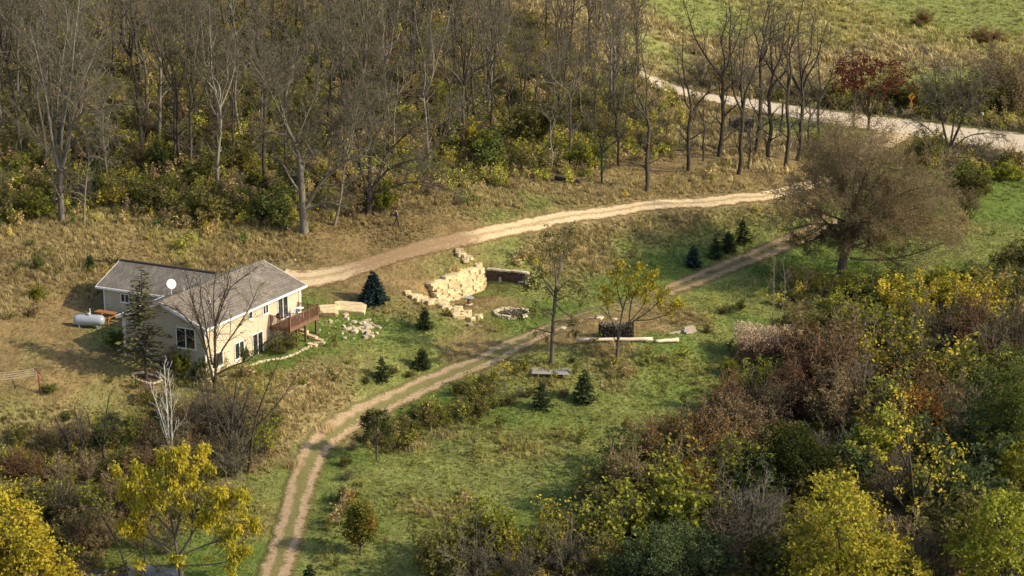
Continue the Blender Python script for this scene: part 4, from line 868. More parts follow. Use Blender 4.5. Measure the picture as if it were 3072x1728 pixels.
def tail(pix, n, sz, spread=.25):
    P = [onground(*q)[:2] for q in pix]; Q, s = resample(P, .05)
    for i in range(n):
        q = Q[int((i + .5) / n * (len(Q) - 1))] + np.array([wr.gauss(0, spread), wr.gauss(0, spread)]); w = wr.uniform(*sz)
        obj('stone', wr.choice(BLOCK[:4] + ROUND), M['lime'], wall, (q[0] - WA[0], q[1] - WA[1], float(ground(*q)) + .13), (wr.uniform(-.1, .1), wr.uniform(-.1, .1), wr.random() * 6.28), (w, w * wr.uniform(.6, .9), wr.uniform(.3, .42)))
tail([(1372,757),(1392,772),(1412,784),(1432,796),(1445,806)], 17, (.65, 1.1), .2); tail([(1226,884),(1246,892),(1268,899),(1292,907),(1310,914)], 16, (.55, 1.0), .24)
tail([(1328,916),(1345,926),(1364,934),(1384,943),(1400,952),(1409,962)], 36, (.6, 1.1), .5); tail([(1300,905),(1322,912),(1345,915)], 14, (.5, 1.0), .4)
# ---- dark ruin wall with pale coping
RA = WB + np.array([.1, .15]); RB = atz(1579, 878, .12)[:2]; rl = np.linalg.norm(RB - RA); rdv = (RB - RA) / rl; ra = math.atan2(rdv[1], rdv[0])
ruin = thing('ruined_wall', 'dark stone ruin wall with pale coping and a cream end pier', 'stone wall', (RA[0], RA[1], .05), ra)
for r in range(9):
    x = wr.uniform(-.4, 0)
    while x < rl - .3:
        w = wr.uniform(.35, .7); obj('stone', wr.choice(BLOCK), M['darkstone'], ruin, (x + w / 2, .22 + wr.uniform(-.03, .05), .08 + r * .21), (0, wr.uniform(-.03, .03), wr.uniform(-.05, .05)), (w * 1.05, .5, .23)); x += w
x = -.2
while x < rl: w = wr.uniform(.4, .75); obj('coping_stone', wr.choice(BLOCK), M['limepale'], ruin, (x + w / 2, .24, 2.0 + wr.uniform(-.03, .04)), (wr.uniform(-.05, .05), wr.uniform(-.05, .05), wr.uniform(-.1, .1)), (w, .62, .16)); x += w
for k in range(5): obj('pier_stone', wr.choice(BLOCK), M['lime'], ruin, (rl + .05, .16, .16 + k * .40), (0, 0, wr.uniform(-.1, .1)), (.42, .55, .44))
MB().beam((1.25, -.12, -.1), (1.22, .0, 1.35), .22, .12).build('plank', M['greywood'], ruin); MB().bar((rl - .75, -.1, 1.08), (rl - .25, -.1, 1.12), .09).build('pipe', M['greymetal'], ruin); MB().beam((rl - .55, -.2, -.1), (rl - .5, -.08, .8), .10, .10).build('plank', M['greywood'], ruin)
# ---- fire pit
c = onground(1534, 942); fp = thing('fire_pit', 'ring of pale stones round a dark fire pit in the lower yard', 'fire pit', c)
for i in range(30):
    a = i / 30 * 6.283; rr = 1.55 + wr.uniform(-.08, .08); obj('stone', wr.choice(BLOCK + ROUND[:2]), M['limepale'], fp, (rr * math.cos(a), rr * .95 * math.sin(a), .10), (wr.uniform(-.15, .15), wr.uniform(-.15, .15), a + 1.57 + wr.uniform(-.3, .3)), (wr.uniform(.28, .46), .32, wr.uniform(.24, .34)))
MB().lathe([(1.42, .02), (1.2, .05), (.5, .10), (.02, .13)], 20).build('ash_bed', M['ash'], fp)
for i in range(14):
    a = wr.random() * 6.28; r0 = wr.uniform(0, .8); L = wr.uniform(.4, .9); b = wr.random() * 3.14; x, y = r0 * math.cos(a), r0 * math.sin(a)
    MB().bar((x - L / 2 * math.cos(b), y - L / 2 * math.sin(b), wr.uniform(.1, .2)), (x + L / 2 * math.cos(b), y + L / 2 * math.sin(b), wr.uniform(.14, .34)), .045, 6).build('charred_branch', M['darkwood'] if i % 3 else M['oldwood'], fp)
# ---- pedestal table
c = onground(1407, 914); t = thing('pedestal_table', 'round grey pedestal table beside the limestone wall', 'table', c)
MB().lathe([(.40, .66), (.43, .68), (.43, .72), (.41, .735)], 24).build('table_top', M['greymetal'], t); MB().lathe([(.24, .10), (.17, .2), (.15, .45), (.22, .66)], 16).build('pedestal', M['postwood'], t); MB().lathe([(.36, -.03), (.36, .07), (.28, .11)], 18).build('base', M['limepale'], t)
# ---- landscaping rocks on the green mound
def rock(px, sz, lab, grp=None, mat='lime', me=None, rz=None, tilt=0, sink=.3):
    c = onground(*px); 
    if grp == 'rubble rocks on the mound':
        m_ = max(sz); wd = 'larger' if m_ > .5 else 'mid-sized' if m_ > .3 else 'small'; lab = '%s pale rubble rock on the green mound %s' % (wd, near(LMR, c[0], c[1]))
    o = obj('rock', me or wr.choice(ROUND), M[mat], None, (c[0], c[1], c[2] + sz[2] * (.5 - sink)), (tilt, wr.uniform(-.1, .1), wr.random() * 6.28 if rz is None else rz), sz); tag(o, lab, 'rock', grp); return o
rock((984, 945), (2.2, 1.5, 1.3), 'big rounded cream boulder beside the deck', me=ROUND[1], rz=.2, tilt=.5); rock((1002, 928), (1.3, .9, .6), 'smaller cream boulder behind the big one by the deck', me=ROUND[2], rz=-.4, tilt=.3)
rock((1048, 930), (3.9, 2.0, .7), 'long flat cream slab lying on the green mound', me=ROUND[3], rz=-.12, tilt=.36); rock((1036, 947), (.7, .5, .35), 'small cream rock just below the long flat slab', me=ROUND[0])
for (px, sz, rz) in (((905, 992), (1.5, .45, .25), -.7), ((925, 1008), (2.0, .5, .25), -.6), ((948, 1020), (1.4, .5, .25), -.5), ((958, 1031), (1.0, .5, .2), -.2), ((938, 1036), (.9, .6, .25), -.3)): rock(px, sz, 'flat limestone step laid in the slope beside the deck posts', 'stone steps beside the deck', me=wr.choice(BLOCK), rz=rz)
LMR = landmarks([('just under the long flat slab', 1050, 955), ('by the big rounded boulder', 985, 960), ('at the lawn foot of the scatter', 1090, 1010), ('at the end towards the blue spruce', 1125, 975), ('near the flat deck steps', 965, 1005)])
for i in range(52):
    cx, cy, sx, sy = ((1088, 988, 24, 13), (1060, 985, 22, 12), (1108, 985, 15, 12))[i % 3]; s = wr.uniform(.28, .72)
    rock((cx + wr.gauss(0, sx), min(1018, cy + wr.gauss(0, sy))), (s, s * wr.uniform(.6, .95), s * wr.uniform(.4, .7)), 'pale rubble rock in the scatter on the green mound', 'rubble rocks on the mound', 'limepale')
for i in range(20): s = wr.uniform(.14, .30); rock((wr.uniform(955, 1035), wr.uniform(955, 1018)), (s, s * .8, s * .5), 'pale rubble rock in the scatter on the green mound', 'rubble rocks on the mound', 'limepale')
for i in range(14): s = wr.uniform(.15, .35); rock((wr.uniform(700, 900), wr.uniform(775, 800)), (s, s * .8, s * .5), 'small stone fallen from the cut bank behind the driveway head', 'stones along the cut bank', 'limepale')
for q, s in (((1690, 985), .5), ((1800, 955), .7), ((1845, 958), .45), ((2072, 1000), .4)): rock(q, (s * 1.6, s, s * .3), 'flat pale stone lying in the grass near the woodpile', 'flat stones near the woodpile', 'limepale')
# ---- woodpile, logs, boards
def woodpile(name, label, base, L, H_, rz, n, seed, tarp=False):
    rng = random.Random(seed); c = onground(*base); t = thing(name, label, 'woodpile', (c[0], c[1], c[2]), rz)
    for x in (-L / 2, L / 2): MB().box(x - .07, x + .07, -.1, .1, -.1, H_ + .05).build('end_post', M['darkwood'], t)
    MB().box(-L / 2, L / 2, -.3, .3, .05, .12).build('base_rail', M['darkwood'], t)
    mb = MB()
    for i in range(n):
        x = rng.uniform(-L / 2 + .1, L / 2 - .1); z = .14 + H_ * rng.random() ** .9 * .82; y = rng.uniform(-.35, -.2); a = rng.uniform(-.5, .5)
        mb.bar((x - .10 * math.sin(a), y, z - .12), (x + .12 * math.sin(a), y + .55, z + .10 + rng.random() * .12), rng.uniform(.04, .085), 6)
    tag(mb.build('firewood', M['darkwood'], t), kind='stuff')
    mb = MB()
    for i in range(60):
        x = -L / 2 + .1 + (L - .2) * rng.random(); mb.bar((x, rng.uniform(-.28, .2), H_ * .7), (x + rng.gauss(0, .18), rng.uniform(-.3, .2), H_ + rng.uniform(-.05, .22)), rng.uniform(.015, .035), 5)
    tag(mb.build('kindling', M['oldwood'], t), kind='stuff')
    MB().box(-L / 2 + .08, L / 2 - .08, -.18, .26, .12, H_ * .8).build('log_core', M['darkwood'], t)
    if tarp: MB().slab([(-L * .1, -.45, H_ + .12), (L * .45, -.4, H_ + .08), (L * .45, .4, H_ + .16), (-L * .1, .45, H_ + .22)], .06).build('tarp', M['cloth'], t)
    return t
woodpile('woodpile', 'dark firewood stacked between posts behind the long pale log', (1848, 1013), 3.0, 1.35, -.03, 230, 5)
woodpile('woodpile', 'dark woodpile with a grey tarp among the trunks below the road', (2223, 397), 2.9, 1.7, -.2, 160, 6, True)
def log(name, label, a, b, r, mat, r2=None, lift=0):
    pa = onground(*a); pb = onground(*b); 
    mid = max(float(ground(*(pa + (pb - pa) * k / 8)[:2])) - (pa[2] + (pb[2] - pa[2]) * k / 8) for k in range(9)); pa[2] += r + max(mid, 0) + .10; pb[2] += r + max(mid, 0) + .10; rng = random.Random(len(label)); mb = MB(); n = 5; prev = Vector(pa)
    Pq = np.array([[pa + (pb - pa) * k / 7 + (np.array([0, rng.uniform(-.03, .03), rng.uniform(-.02, .03)]) if 0 < k < 7 else 0) for k in range(8)]]) - pa
    V, Q = tubes([(Pq, np.array([[r + ((r2 or r) - r) * k / 7 for k in range(8)]]), 10)]); me = qmesh(name, V, Q, smooth=True)
    bm = bmesh.new(); bm.from_mesh(me); bmesh.ops.holes_fill(bm, edges=[e for e in bm.edges if e.is_boundary]); bm.to_mesh(me); bm.free()
    return tag(obj(name, me, mat, None, pa), label, 'log')
log('fallen_log', 'long pale barkless log lying in front of the woodpile', (1730, 1036), (1957, 1033), .15, M['palewood'], .17)
log('fallen_log', 'short pale log in line beyond the long one', (1966, 1031), (2034, 1027), .14, M['palewood'], .2)
log('fallen_log', 'dark fallen log on the slope above the driveway', (1667, 546), (1745, 560), .28, M['darkwood'], .22)
log('fallen_log', 'thin pale broken branch on the slope above the driveway', (1722, 575), (1750, 562), .06, M['oldwood'], .04)
tb = onground(2048, 1000); t = thing('timber_stack', 'stack of weathered squared timbers in the grass', 'timber', tb, .62)
for (a, b, w, h) in (((-1.5, .2, .12), (.6, .15, .16), .2, .2), ((.0, .0, .2), (1.4, .05, .25), .45, .3), ((.1, -.3, .1), (1.35, -.28, .12), .22, .18), ((.2, .1, .45), (1.3, .12, .48), .3, .16)): MB().beam(a, b, w, h).build('timber', M['oldwood'], t)
MB().bar((1.36, .0, .28), (1.47, .0, .29), .10, 10).build('end_cap', M['black'], t)
c = onground(1655, 1118); t = thing('board_platform', 'low platform of grey weathered boards lying in the grass', 'boards', c, -.12)
for i in range(7): MB().box(-1.55 + random.uniform(-.12, .1) - .05 * i, 1.5 + random.uniform(-.15, .15), -.9 + i * .26, -.9 + i * .26 + .235, .12, .155).build('board', M['greywood'], t)
for x in (-1.1, 0, 1.1): MB().box(x, x + .1, -.92, .92, -.02, .118).build('bearer', M['greywood'], t)
c = onground(1833, 1100); o = MB().lathe([(.07, -.1), (.07, .48), (.06, .5), (.02, .51)], 12).build('marker_pipe', M['white'], None, True, loc=c); tag(o, 'short white pipe standing upright in the grass', 'pipe')
# ---- signs and posts by the road
def post_sign(name, label, px, hgt, build):
    c = onground(*px); t = thing(name, label, 'sign', c, 0); build(t); return t
def b1(t):
    MB().box(-.045, .045, -.03, .03, -.2, 3.1).build('post', M['greymetal'], t)
    R_ = Matrix.Rotation(-.75, 4, 'Z')
    mb = MB().slab([(0, 0, 2.05), (.55, 0, 2.6), (0, 0, 3.15), (-.55, 0, 2.6)], .02, (0, -1, 0)); bmesh.ops.transform(mb.bm, matrix=Matrix.Translation((0, -.06, 0)) @ R_, verts=mb.bm.verts[:]); pl = mb.build('plate', M['signyellow'], t); pl['label'] = 'yellow diamond curve warning plate with a black arrow'
    mb = MB(); mb.beam((-.05, -.012, 2.3), (-.05, -.012, 2.62), .02, .09); mb.beam((-.07, -.012, 2.60), (.12, -.012, 2.80), .02, .09); mb.slab([(.02, -.022, 2.90), (.22, -.022, 2.90), (.22, -.022, 2.70)], .02, (0, -1, 0)); bmesh.ops.transform(mb.bm, matrix=Matrix.Translation((0, -.075, 0)) @ R_, verts=mb.bm.verts[:]); mb.build('arrow', M['black'], pl)
    mb = MB().slab([(-.24, 0, 1.25), (.24, 0, 1.25), (.24, 0, 1.85), (-.24, 0, 1.85)], .02, (0, -1, 0)); bmesh.ops.transform(mb.bm, matrix=Matrix.Translation((0, -.06, 0)) @ R_, verts=mb.bm.verts[:]); mb.build('speed_plate', M['signyellow'], t)
post_sign('road_sign', 'yellow diamond curve sign over a small yellow plate by the road', (2731, 349), 3, b1)
def b2(t):
    MB().bar((-.18, 0, -.1), (-.18, 0, .75), .02).build('leg', M['greymetal'], t); MB().bar((.18, 0, -.1), (.18, 0, .75), .02).build('leg', M['greymetal'], t)
    pl = MB().box(-.33, .33, -.05, -.03, .28, .85).build('plate', M['white'], t); pl['label'] = 'white plate with two dark lines of lettering'
    MB().box(-.26, .26, -.058, -.051, .62, .72).build('lettering', M['greymetal'], pl); MB().box(-.20, .20, -.058, -.051, .42, .52).build('lettering', M['greymetal'], pl)
post_sign('roadside_sign', 'small white sign low at the edge of the gravel road', (2677, 343), 1, b2)
c = onground(2945, 367); t = thing('mailbox', 'white mailbox on a thin post beside the gravel road', 'mailbox', c, .3)
MB().box(-.04, .04, -.04, .04, -.2, .95).build('post', M['oldwood'], t); MB().box(-.12, .12, -.25, .25, .95, 1.28, .05).build('box', M['white'], t); MB().box(.121, .135, -.05, .1, 1.1, 1.35).build('flag', M['redmetal'], t)
c = onground(2560, 375); t = thing('reflector_post', 'slim roadside marker post with a white reflector head', 'post', c, 0); MB().bar((0, 0, -.2), (0, 0, 1.9), .03).build('stake', M['greymetal'], t); MB().lathe([(.06, 1.85), (.11, 1.95), (.11, 2.2), (.05, 2.28)], 12).build('reflector', M['white'], t)
c = onground(2346, 371); o = MB().lathe([(.13, -.2), (.13, 2.6), (.11, 2.66), (.03, 2.68)], 10).build('wooden_post', M['postwood'], None, loc=c); tag(o, 'thick brown wooden post at the near edge of the gravel road', 'post')
c = onground(2800, 475); t = thing('white_frame', 'broken white wooden frame leaning in the scrub', 'frame', c, 0)
MB().beam((-.2, 0, 1.05), (.75, .1, 1.75), .08, .14).build('rail', M['white'], t); MB().beam((.95, .1, -.1), (.98, .1, 1.2), .09, .09).build('post', M['white'], t); MB().beam((-.25, 0, -.1), (-.2, 0, 1.15), .09, .09).build('post', M['oldwood'], t)
c = onground(3000, 492); t = thing('farm_implement', 'rusted implement wheel with a pale curved fender in the scrub', 'machine', c, .2)
for k in range(1):
    mb = MB(); n = 20
    for i in range(n): a0, a1 = i * 6.283 / n, (i + 1) * 6.283 / n; mb.bar((.55 * math.cos(a0), 0, .55 + .55 * math.sin(a0)), (.55 * math.cos(a1), 0, .55 + .55 * math.sin(a1)), .07, 6)
    wh = mb.build('wheel', M['black'], t)
    for i in range(6): a0 = i * 1.047; MB().bar((0, 0, .55), (.5 * math.cos(a0), 0, .55 + .5 * math.sin(a0)), .025, 5).build('spoke', M['redmetal'], wh)
mb = MB()
for i in range(7): a0 = 2.2 - i * .32; a1 = a0 - .32; mb.beam((.8 * math.cos(a0), 0, .6 + .8 * math.sin(a0)), (.8 * math.cos(a1), 0, .6 + .8 * math.sin(a1)), .34, .05)
mb.build('fender', M['oldwood'], t); MB().bar((-1.7, 0, .5), (0, 0, .55), .07).build('drawbar', M['redmetal'], t); MB().box(-1.6, -.9, -.4, .4, .3, .75, .08).build('frame_box', M['black'], t)
# ------------------------------------------------------------------ person walking below the woods
def person():
    c = onground(1191, 681); t = thing('person', 'person in dark clothes walking below the woods carrying a black bag', 'person', c, math.radians(12), scale=1.06)
    V, E, R = [], [], []
    def v(p, r, par=None):
        V.append(p); R.append(r); i = len(V) - 1
        if par is not None: E.append((par, i))
        return i
    pel = v((0, 0, .93), .14); sp = v((-.02, 0, 1.10), .125, pel); ch = v((-.03, 0, 1.30), .15, sp); nk = v((-.05, 0, 1.47), .06, ch); hd0 = v((-.07, 0, 1.55), .07, nk); hd = v((-.09, 0, 1.64), .095, hd0); v((-.09, 0, 1.73), .07, hd); v((-.19, 0, 1.62), .018, hd)
    for s, k, a, f in ((1, (.10, .10, .50), (.16, .10, .09), (.05, .12, .03)), (-1, (-.20, -.10, .55), (-.44, -.10, .13), (-.58, -.12, .06))):
        h = v((0, s * .10, .86), .10, pel); kn = v(k, .066, h); an = v(a, .045, kn); v(f, .038, an)
    for s in (1, -1):
        sh = v((-.03, s * .19, 1.38), .07, ch); el = v((-.10, s * .26, 1.12), .05, sh); wr_ = v((-.34, s * .12, 1.16), .035, el); pa = v((-.41, s * .08, 1.17), .036, wr_)
        for j in range(4):
            f1 = v((-.46, s * (.05 + .0), 1.20 - j * .022), .011, pa); v((-.47 + .01 * j, s * .015, 1.20 - j * .022), .009, f1)
        th_ = v((-.40, s * .04, 1.21), .011, pa); v((-.44, s * .02, 1.235), .009, th_)
    me = bpy.data.meshes.new('person_body'); me.from_pydata(V, E, []); o = obj('body', me, None, t)
    m = o.modifiers.new('skin', 'SKIN'); m.use_smooth_shade = True
    for d, r in zip(me.skin_vertices[0].data if me.skin_vertices else [], R): d.radius = (r, r)
    if not me.skin_vertices:
        bm = bmesh.new(); bm.from_mesh(me); lay = bm.verts.layers.skin.verify(); bm.verts.ensure_lookup_table()
        for i, r in enumerate(R): bm.verts[i][lay].radius = (r, r); bm.verts[i][lay].use_root = (i == 0)
        bm.to_mesh(me); bm.free()
    o.modifiers.new('sub', 'SUBSURF').levels = 1; o.modifiers['sub'].render_levels = 2
    n = NT('person_clothes_and_skin'); sx = n.n('SeparateXYZ'); n.l(n.objc(), sx.inputs[0]); zz = n.val(sx.outputs[2], 0, 1, 0, 1.8)
    r = n.ramp(zz, [(0, (.012, .012, .012)), (.05, (.018, .018, .022)), (.50, (.020, .020, .026)), (.52, (.015, .016, .022)), (.80, (.018, .018, .024)), (.835, (.42, .26, .18)), (1, (.42, .26, .18))]); [e for e in [0]]
    n.principled(r, .8); me.materials.append(n.m)
    hair = MB(); bmesh.ops.create_uvsphere(hair.bm, u_segments=12, v_segments=8, radius=.108, matrix=Matrix.Translation((-.07, 0, 1.685)) @ Matrix.Diagonal((1.05, .95, .85, 1))); hair.build('hair', M['black'], t, True)
    for s in (.035, -.035): MB().box(-.19, -.182, s - .012, s + .012, 1.645, 1.657).build('eye', M['black'], t)
    MB().box(-.185, -.178, -.025, .025, 1.575, 1.583).build('mouth', M['redmetal'], t)
    for s in (1, -1): MB().beam((.09, s * .09, 1.12), (.05, s * .10, 1.42), .05, .02).build('jacket_highlight', M['white'], t)  # white strips put pale highlights on the back of the dark jacket
    b = thing('shoulder_bag', 'black bag held against the chest of the walking person', 'bag', (c[0], c[1], c[2]), math.radians(12), scale=1.06)
    MB().box(-.60, -.45, -.16, .16, 1.02, 1.42, .05).build('pouch', M['black'], b); MB().bar((-.50, .1, 1.42), (-.2, .12, 1.50), .02).build('strap', M['black'], b)
person()
# ------------------------------------------------------------------ hero trees
LV_BARE = [dict(n=9, t=(.25, 1), ang=(25, 65), lr=(.28, .55), up=.2, fall=.35, wig=.2, trop=.03, k=6, rr=.5, s=4, tip=.018),
           dict(n=8, t=(.2, 1), ang=(25, 70), lr=(.32, .6), up=.08, fall=.4, wig=.24, k=5, rr=.55, s=3, tip=.014, rmin=.018),
           dict(n=6, t=(.15, 1), ang=(25, 75), lr=(.4, .75), fall=.3, wig=.25, k=3, rr=.6, s=3, tip=.011, rmin=.014)]
hero('bare_tree', 'large bare tree with fan of pale limbs on the slope behind the house', 'tree', (187, 665), [
    ((.36, .26), (187, 665), (187, 600), (187, 545), (192, 505)),
    ((.20, .05), (190, 520), (172, 440), (160, 320), (140, 200), (112, 90)), ((.18, .05), (192, 508), (200, 400), (228, 280), (242, 150), (256, 30)),
    ((.18, .04), (195, 505), (222, 440), (240, 370), (290, 330), (345, 318), (405, 290)), ((.15, .04), (194, 510), (214, 430), (250, 310), (292, 200), (335, 110)),
    ((.14, .04), (190, 512), (178, 420), (186, 300), (195, 190), (205, 80)), ((.10, .03), (190, 530), (165, 470), (120, 400), (90, 330)), ((.10, .03), (222, 440), (270, 410), (330, 395), (390, 420))], LV_BARE, (M['bark_pale'], M['twig']), seed=21)
hero('bare_tree', 'thick leaning bare tree with a long arching right limb above the driveway', 'tree', (914, 702), [
    ((.46, .16), (914, 702), (911, 618), (909, 541), (906, 486), (893, 436), (876, 397), (857, 356)),
    ((.24, .06), (920, 622), (948, 574), (981, 533), (1017, 502), (1050, 475), (1091, 462), (1147, 466)), ((.20, .05), (920, 625), (953, 613), (992, 602), (1030, 612)), ((.14, .04), (905, 532), (879, 513), (840, 486), (825, 455)),
    ((.13, .04), (872, 410), (823, 400), (760, 392)), ((.12, .03), (857, 356), (830, 310), (800, 270), (790, 215)), ((.12, .03), (857, 358), (868, 300), (880, 240), (900, 170)), ((.10, .03), (907, 480), (937, 430), (960, 380), (975, 340)),
    ((.11, .03), (893, 436), (920, 410), (958, 460)), ((.10, .03), (1050, 475), (1062, 420), (1075, 340), (1100, 260)), ((.10, .03), (981, 533), (1000, 460), (1010, 380)), ((.10, .03), (857, 356), (820, 250), (780, 150)), ((.10, .03), (893, 436), (940, 330), (990, 230)), ((.10, .03), (876, 397), (850, 280), (862, 180)), ((.10, .03), (1017, 502), (1040, 420), (1120, 340), (1180, 300)), ((.09, .03), (906, 486), (950, 470), (1000, 420), (1060, 380))], LV_BARE, (M['bark_pale'], M['twig']), seed=22)
hero('bare_tree', 'spreading multi-limbed bare tree near the walking person', 'tree', (1105, 642), [
    ((.38, .30), (1105, 642), (1107, 610), (1110, 580), (1111, 570)), ((.24, .06), (1110, 585), (1113, 486), (1122, 430), (1147, 392), (1170, 300), (1185, 220)), ((.2, .05), (1113, 575), (1160, 513), (1202, 488), (1257, 472), (1310, 468)),
    ((.18, .05), (1114, 570), (1147, 508), (1158, 464), (1202, 417), (1250, 370)), ((.16, .04), (1108, 588), (1174, 563), (1230, 546), (1299, 552), (1376, 582)), ((.12, .03), (1257, 500), (1320, 430), (1360, 350), (1400, 330)), ((.16, .04), (1107, 580), (1085, 500), (1080, 400), (1060, 300)), ((.10, .03), (1104, 600), (1060, 580), (1030, 560))], LV_BARE, (M['bark_dark'], M['twig']), seed=23)
hero('bare_tree', 'slim leaning bare tree between two big spreading trees', 'tree', (1003, 676), [((.16, .04), (1003, 676), (1020, 613), (1031, 541), (1039, 486), (1061, 397), (1075, 300))], LV_BARE, (M['bark_pale'], M['twig']), seed=24)
hero('bare_tree', 'thin crooked bare tree standing beside the large fan-limbed tree', 'tree', (253, 672), [((.13, .05), (253, 672), (258, 600), (270, 520), (278, 480)), ((.08, .02), (278, 482), (310, 465), (365, 480)), ((.08, .02), (276, 490), (282, 430), (280, 380))], LV_BARE[:2], (M['bark_pale'], M['twig']), seed=25)
# tree before the house
hero('bare_tree', 'multi-stemmed bare tree in front of the sunlit house corner', 'tree', (645, 1178), [
    ((.16, .12), (645, 1178), (645, 1155), (646, 1140), (646, 1130)), ((.13, .03), (648, 1140), (652, 1060), (652, 993), (672, 914), (698, 854), (712, 810)), ((.12, .03), (642, 1140), (622, 1040), (596, 973), (556, 918), (521, 894), (500, 880)),
    ((.10, .025), (626, 1060), (608, 973), (588, 914), (576, 860), (560, 815)), ((.10, .025), (652, 1100), (668, 1053), (711, 993), (755, 926), (775, 880)), ((.10, .02), (652, 1120), (700, 1095), (755, 1073), (799, 1025), (850, 1000)),
    ((.09, .02), (652, 985), (692, 878), (730, 840), (755, 825), (791, 799)), ((.09, .02), (640, 1090), (630, 1000), (625, 930), (622, 860), (630, 810)), ((.09, .02), (644, 1100), (655, 1000), (650, 920), (655, 850), (668, 800))],
    [dict(n=11, t=(.25, 1), ang=(20, 55), lr=(.22, .46), up=.2, wig=.15, k=5, rr=.5, s=3, tip=.016), dict(n=7, t=(.2, 1), ang=(25, 60), lr=(.35, .6), wig=.18, k=4, rr=.5, s=3, tip=.011, rmin=.014)],
    (M['bark_dark'], M['twig_dark'], M['l_lime']), leaf=lambda rng, g: join([leaves(rng, g[1][0][g[1][0][:, -1, 0] > 1.0], 3, (.12, .22), .5, .1, .5), leaves(rng, g[0][0][:, :3], 40, (.10, .2), .5, .35, .3, (0, 1))]), seed=26)
# big dense tree
BT = (2526, 852)
def bigcrown(rng, mm):
    out = []; C = np.array([(2572 - 2526) * mm, 0, (852 - 585) * mm]); R3 = np.array([300 * mm, 260 * mm, 215 * mm])
    for i in range(30):
        u = norm(rng.normal(0, 1, 3)); u[2] = u[2] * .9 + .12; e = C + u * R3 * rng.uniform(.72, .98); b = np.array([rng.uniform(.3, .9), rng.uniform(-.3, .3), rng.uniform(3.6, 7.2)])
        m = b * .5 + e * .5 + np.array([0, 0, rng.uniform(.2, 1.2)]); out.append(([b, m, e], .10, .022))
    return out
hero('dense_twigged_tree', 'huge broad tree with a dense haze of brown twigs beside the track', 'tree', BT, [
    ((.50, .36), (2526, 852), (2522, 800), (2535, 730), (2545, 660), (2550, 620)), ((.14, .03), (2538, 690), (2500, 672), (2420, 664), (2345, 680)), ((.13, .03), (2540, 670), (2480, 640), (2410, 605), (2340, 570)), ((.13, .03), (2540, 650), (2490, 590), (2440, 530), (2400, 490)),
    ((.17, .03), (2545, 625), (2530, 560), (2525, 490), (2515, 435)), ((.17, .03), (2556, 630), (2585, 550), (2610, 480), (2630, 430)), ((.14, .03), (2556, 660), (2620, 600), (2690, 540), (2740, 500)), ((.13, .03), (2556, 690), (2630, 650), (2720, 610), (2800, 590)),
    ((.14, .03), (2545, 772), (2600, 777), (2690, 768), (2770, 740), (2840, 700)), ((.11, .03), (2550, 740), (2640, 720), (2740, 715), (2850, 735)), ((.11, .03), (2538, 710), (2490, 705), (2430, 715), (2390, 735)), ((.13, .03), (2548, 640), (2560, 560), (2565, 500), (2570, 420)), ((.11, .03), (2530, 740), (2580, 745), (2640, 770), (2700, 800))],
    [dict(n=11, t=(.3, 1), ang=(25, 75), lr=(.25, .5), up=.2, fall=.3, wig=.18, k=5, rr=.42, s=4, tip=.014), dict(n=8, t=(.15, 1), ang=(25, 75), lr=(.38, .65), up=.1, wig=.2, k=4, rr=.5, s=3, tip=.011, rmin=.013), dict(n=7, t=(.1, 1), ang=(25, 75), lr=(.45, .85), wig=.22, k=3, rr=.6, s=3, tip=.009, rmin=.011)],
    (M['bark'], M['twig_tan'], M['l_brown']), leaf=lambda rng, g: leaves(rng, g[3][0], 4, (.10, .20), .45, .16, .4, keep=.9), seed=27, depth=2.2, extra=bigcrown)
hero('young_tree', 'slim half-bare tree with drooping olive leaves beside the track junction', 'tree', (1655, 1092), [
    ((.20, .14), (1655, 1092), (1657, 1000), (1662, 920), (1667, 860)), ((.10, .02), (1666, 870), (1682, 800), (1692, 762), (1725, 720)), ((.10, .02), (1667, 862), (1664, 800), (1650, 740), (1640, 715)), ((.09, .02), (1661, 925), (1620, 922), (1585, 918), (1555, 930)), ((.08, .02), (1663, 905), (1690, 930), (1720, 950), (1735, 990)),
    ((.08, .02), (1665, 880), (1700, 840), (1730, 845), (1745, 880)), ((.08, .02), (1665, 880), (1630, 840), (1600, 840), (1580, 870)), ((.08, .02), (1667, 862), (1680, 790), (1685, 740), (1690, 705)), ((.07, .02), (1664, 890), (1640, 860), (1620, 800), (1610, 770))],
    [dict(n=8, t=(.3, 1), ang=(25, 60), lr=(.22, .42), wig=.18, trop=-.06, k=5, rr=.5, s=3, tip=.010), dict(n=6, t=(.2, 1), ang=(30, 70), lr=(.35, .6), wig=.18, trop=-.1, k=4, rr=.5, s=3, tip=.009, rmin=.011)],
    (M['bark'], M['twig'], M['l_olive']), leaf=lambda rng, g: leaves(rng, g[2][0][rng.random(len(g[2][0])) < .7], 11, (.18, .32), .4, .09, .9, keep=.8), seed=28)
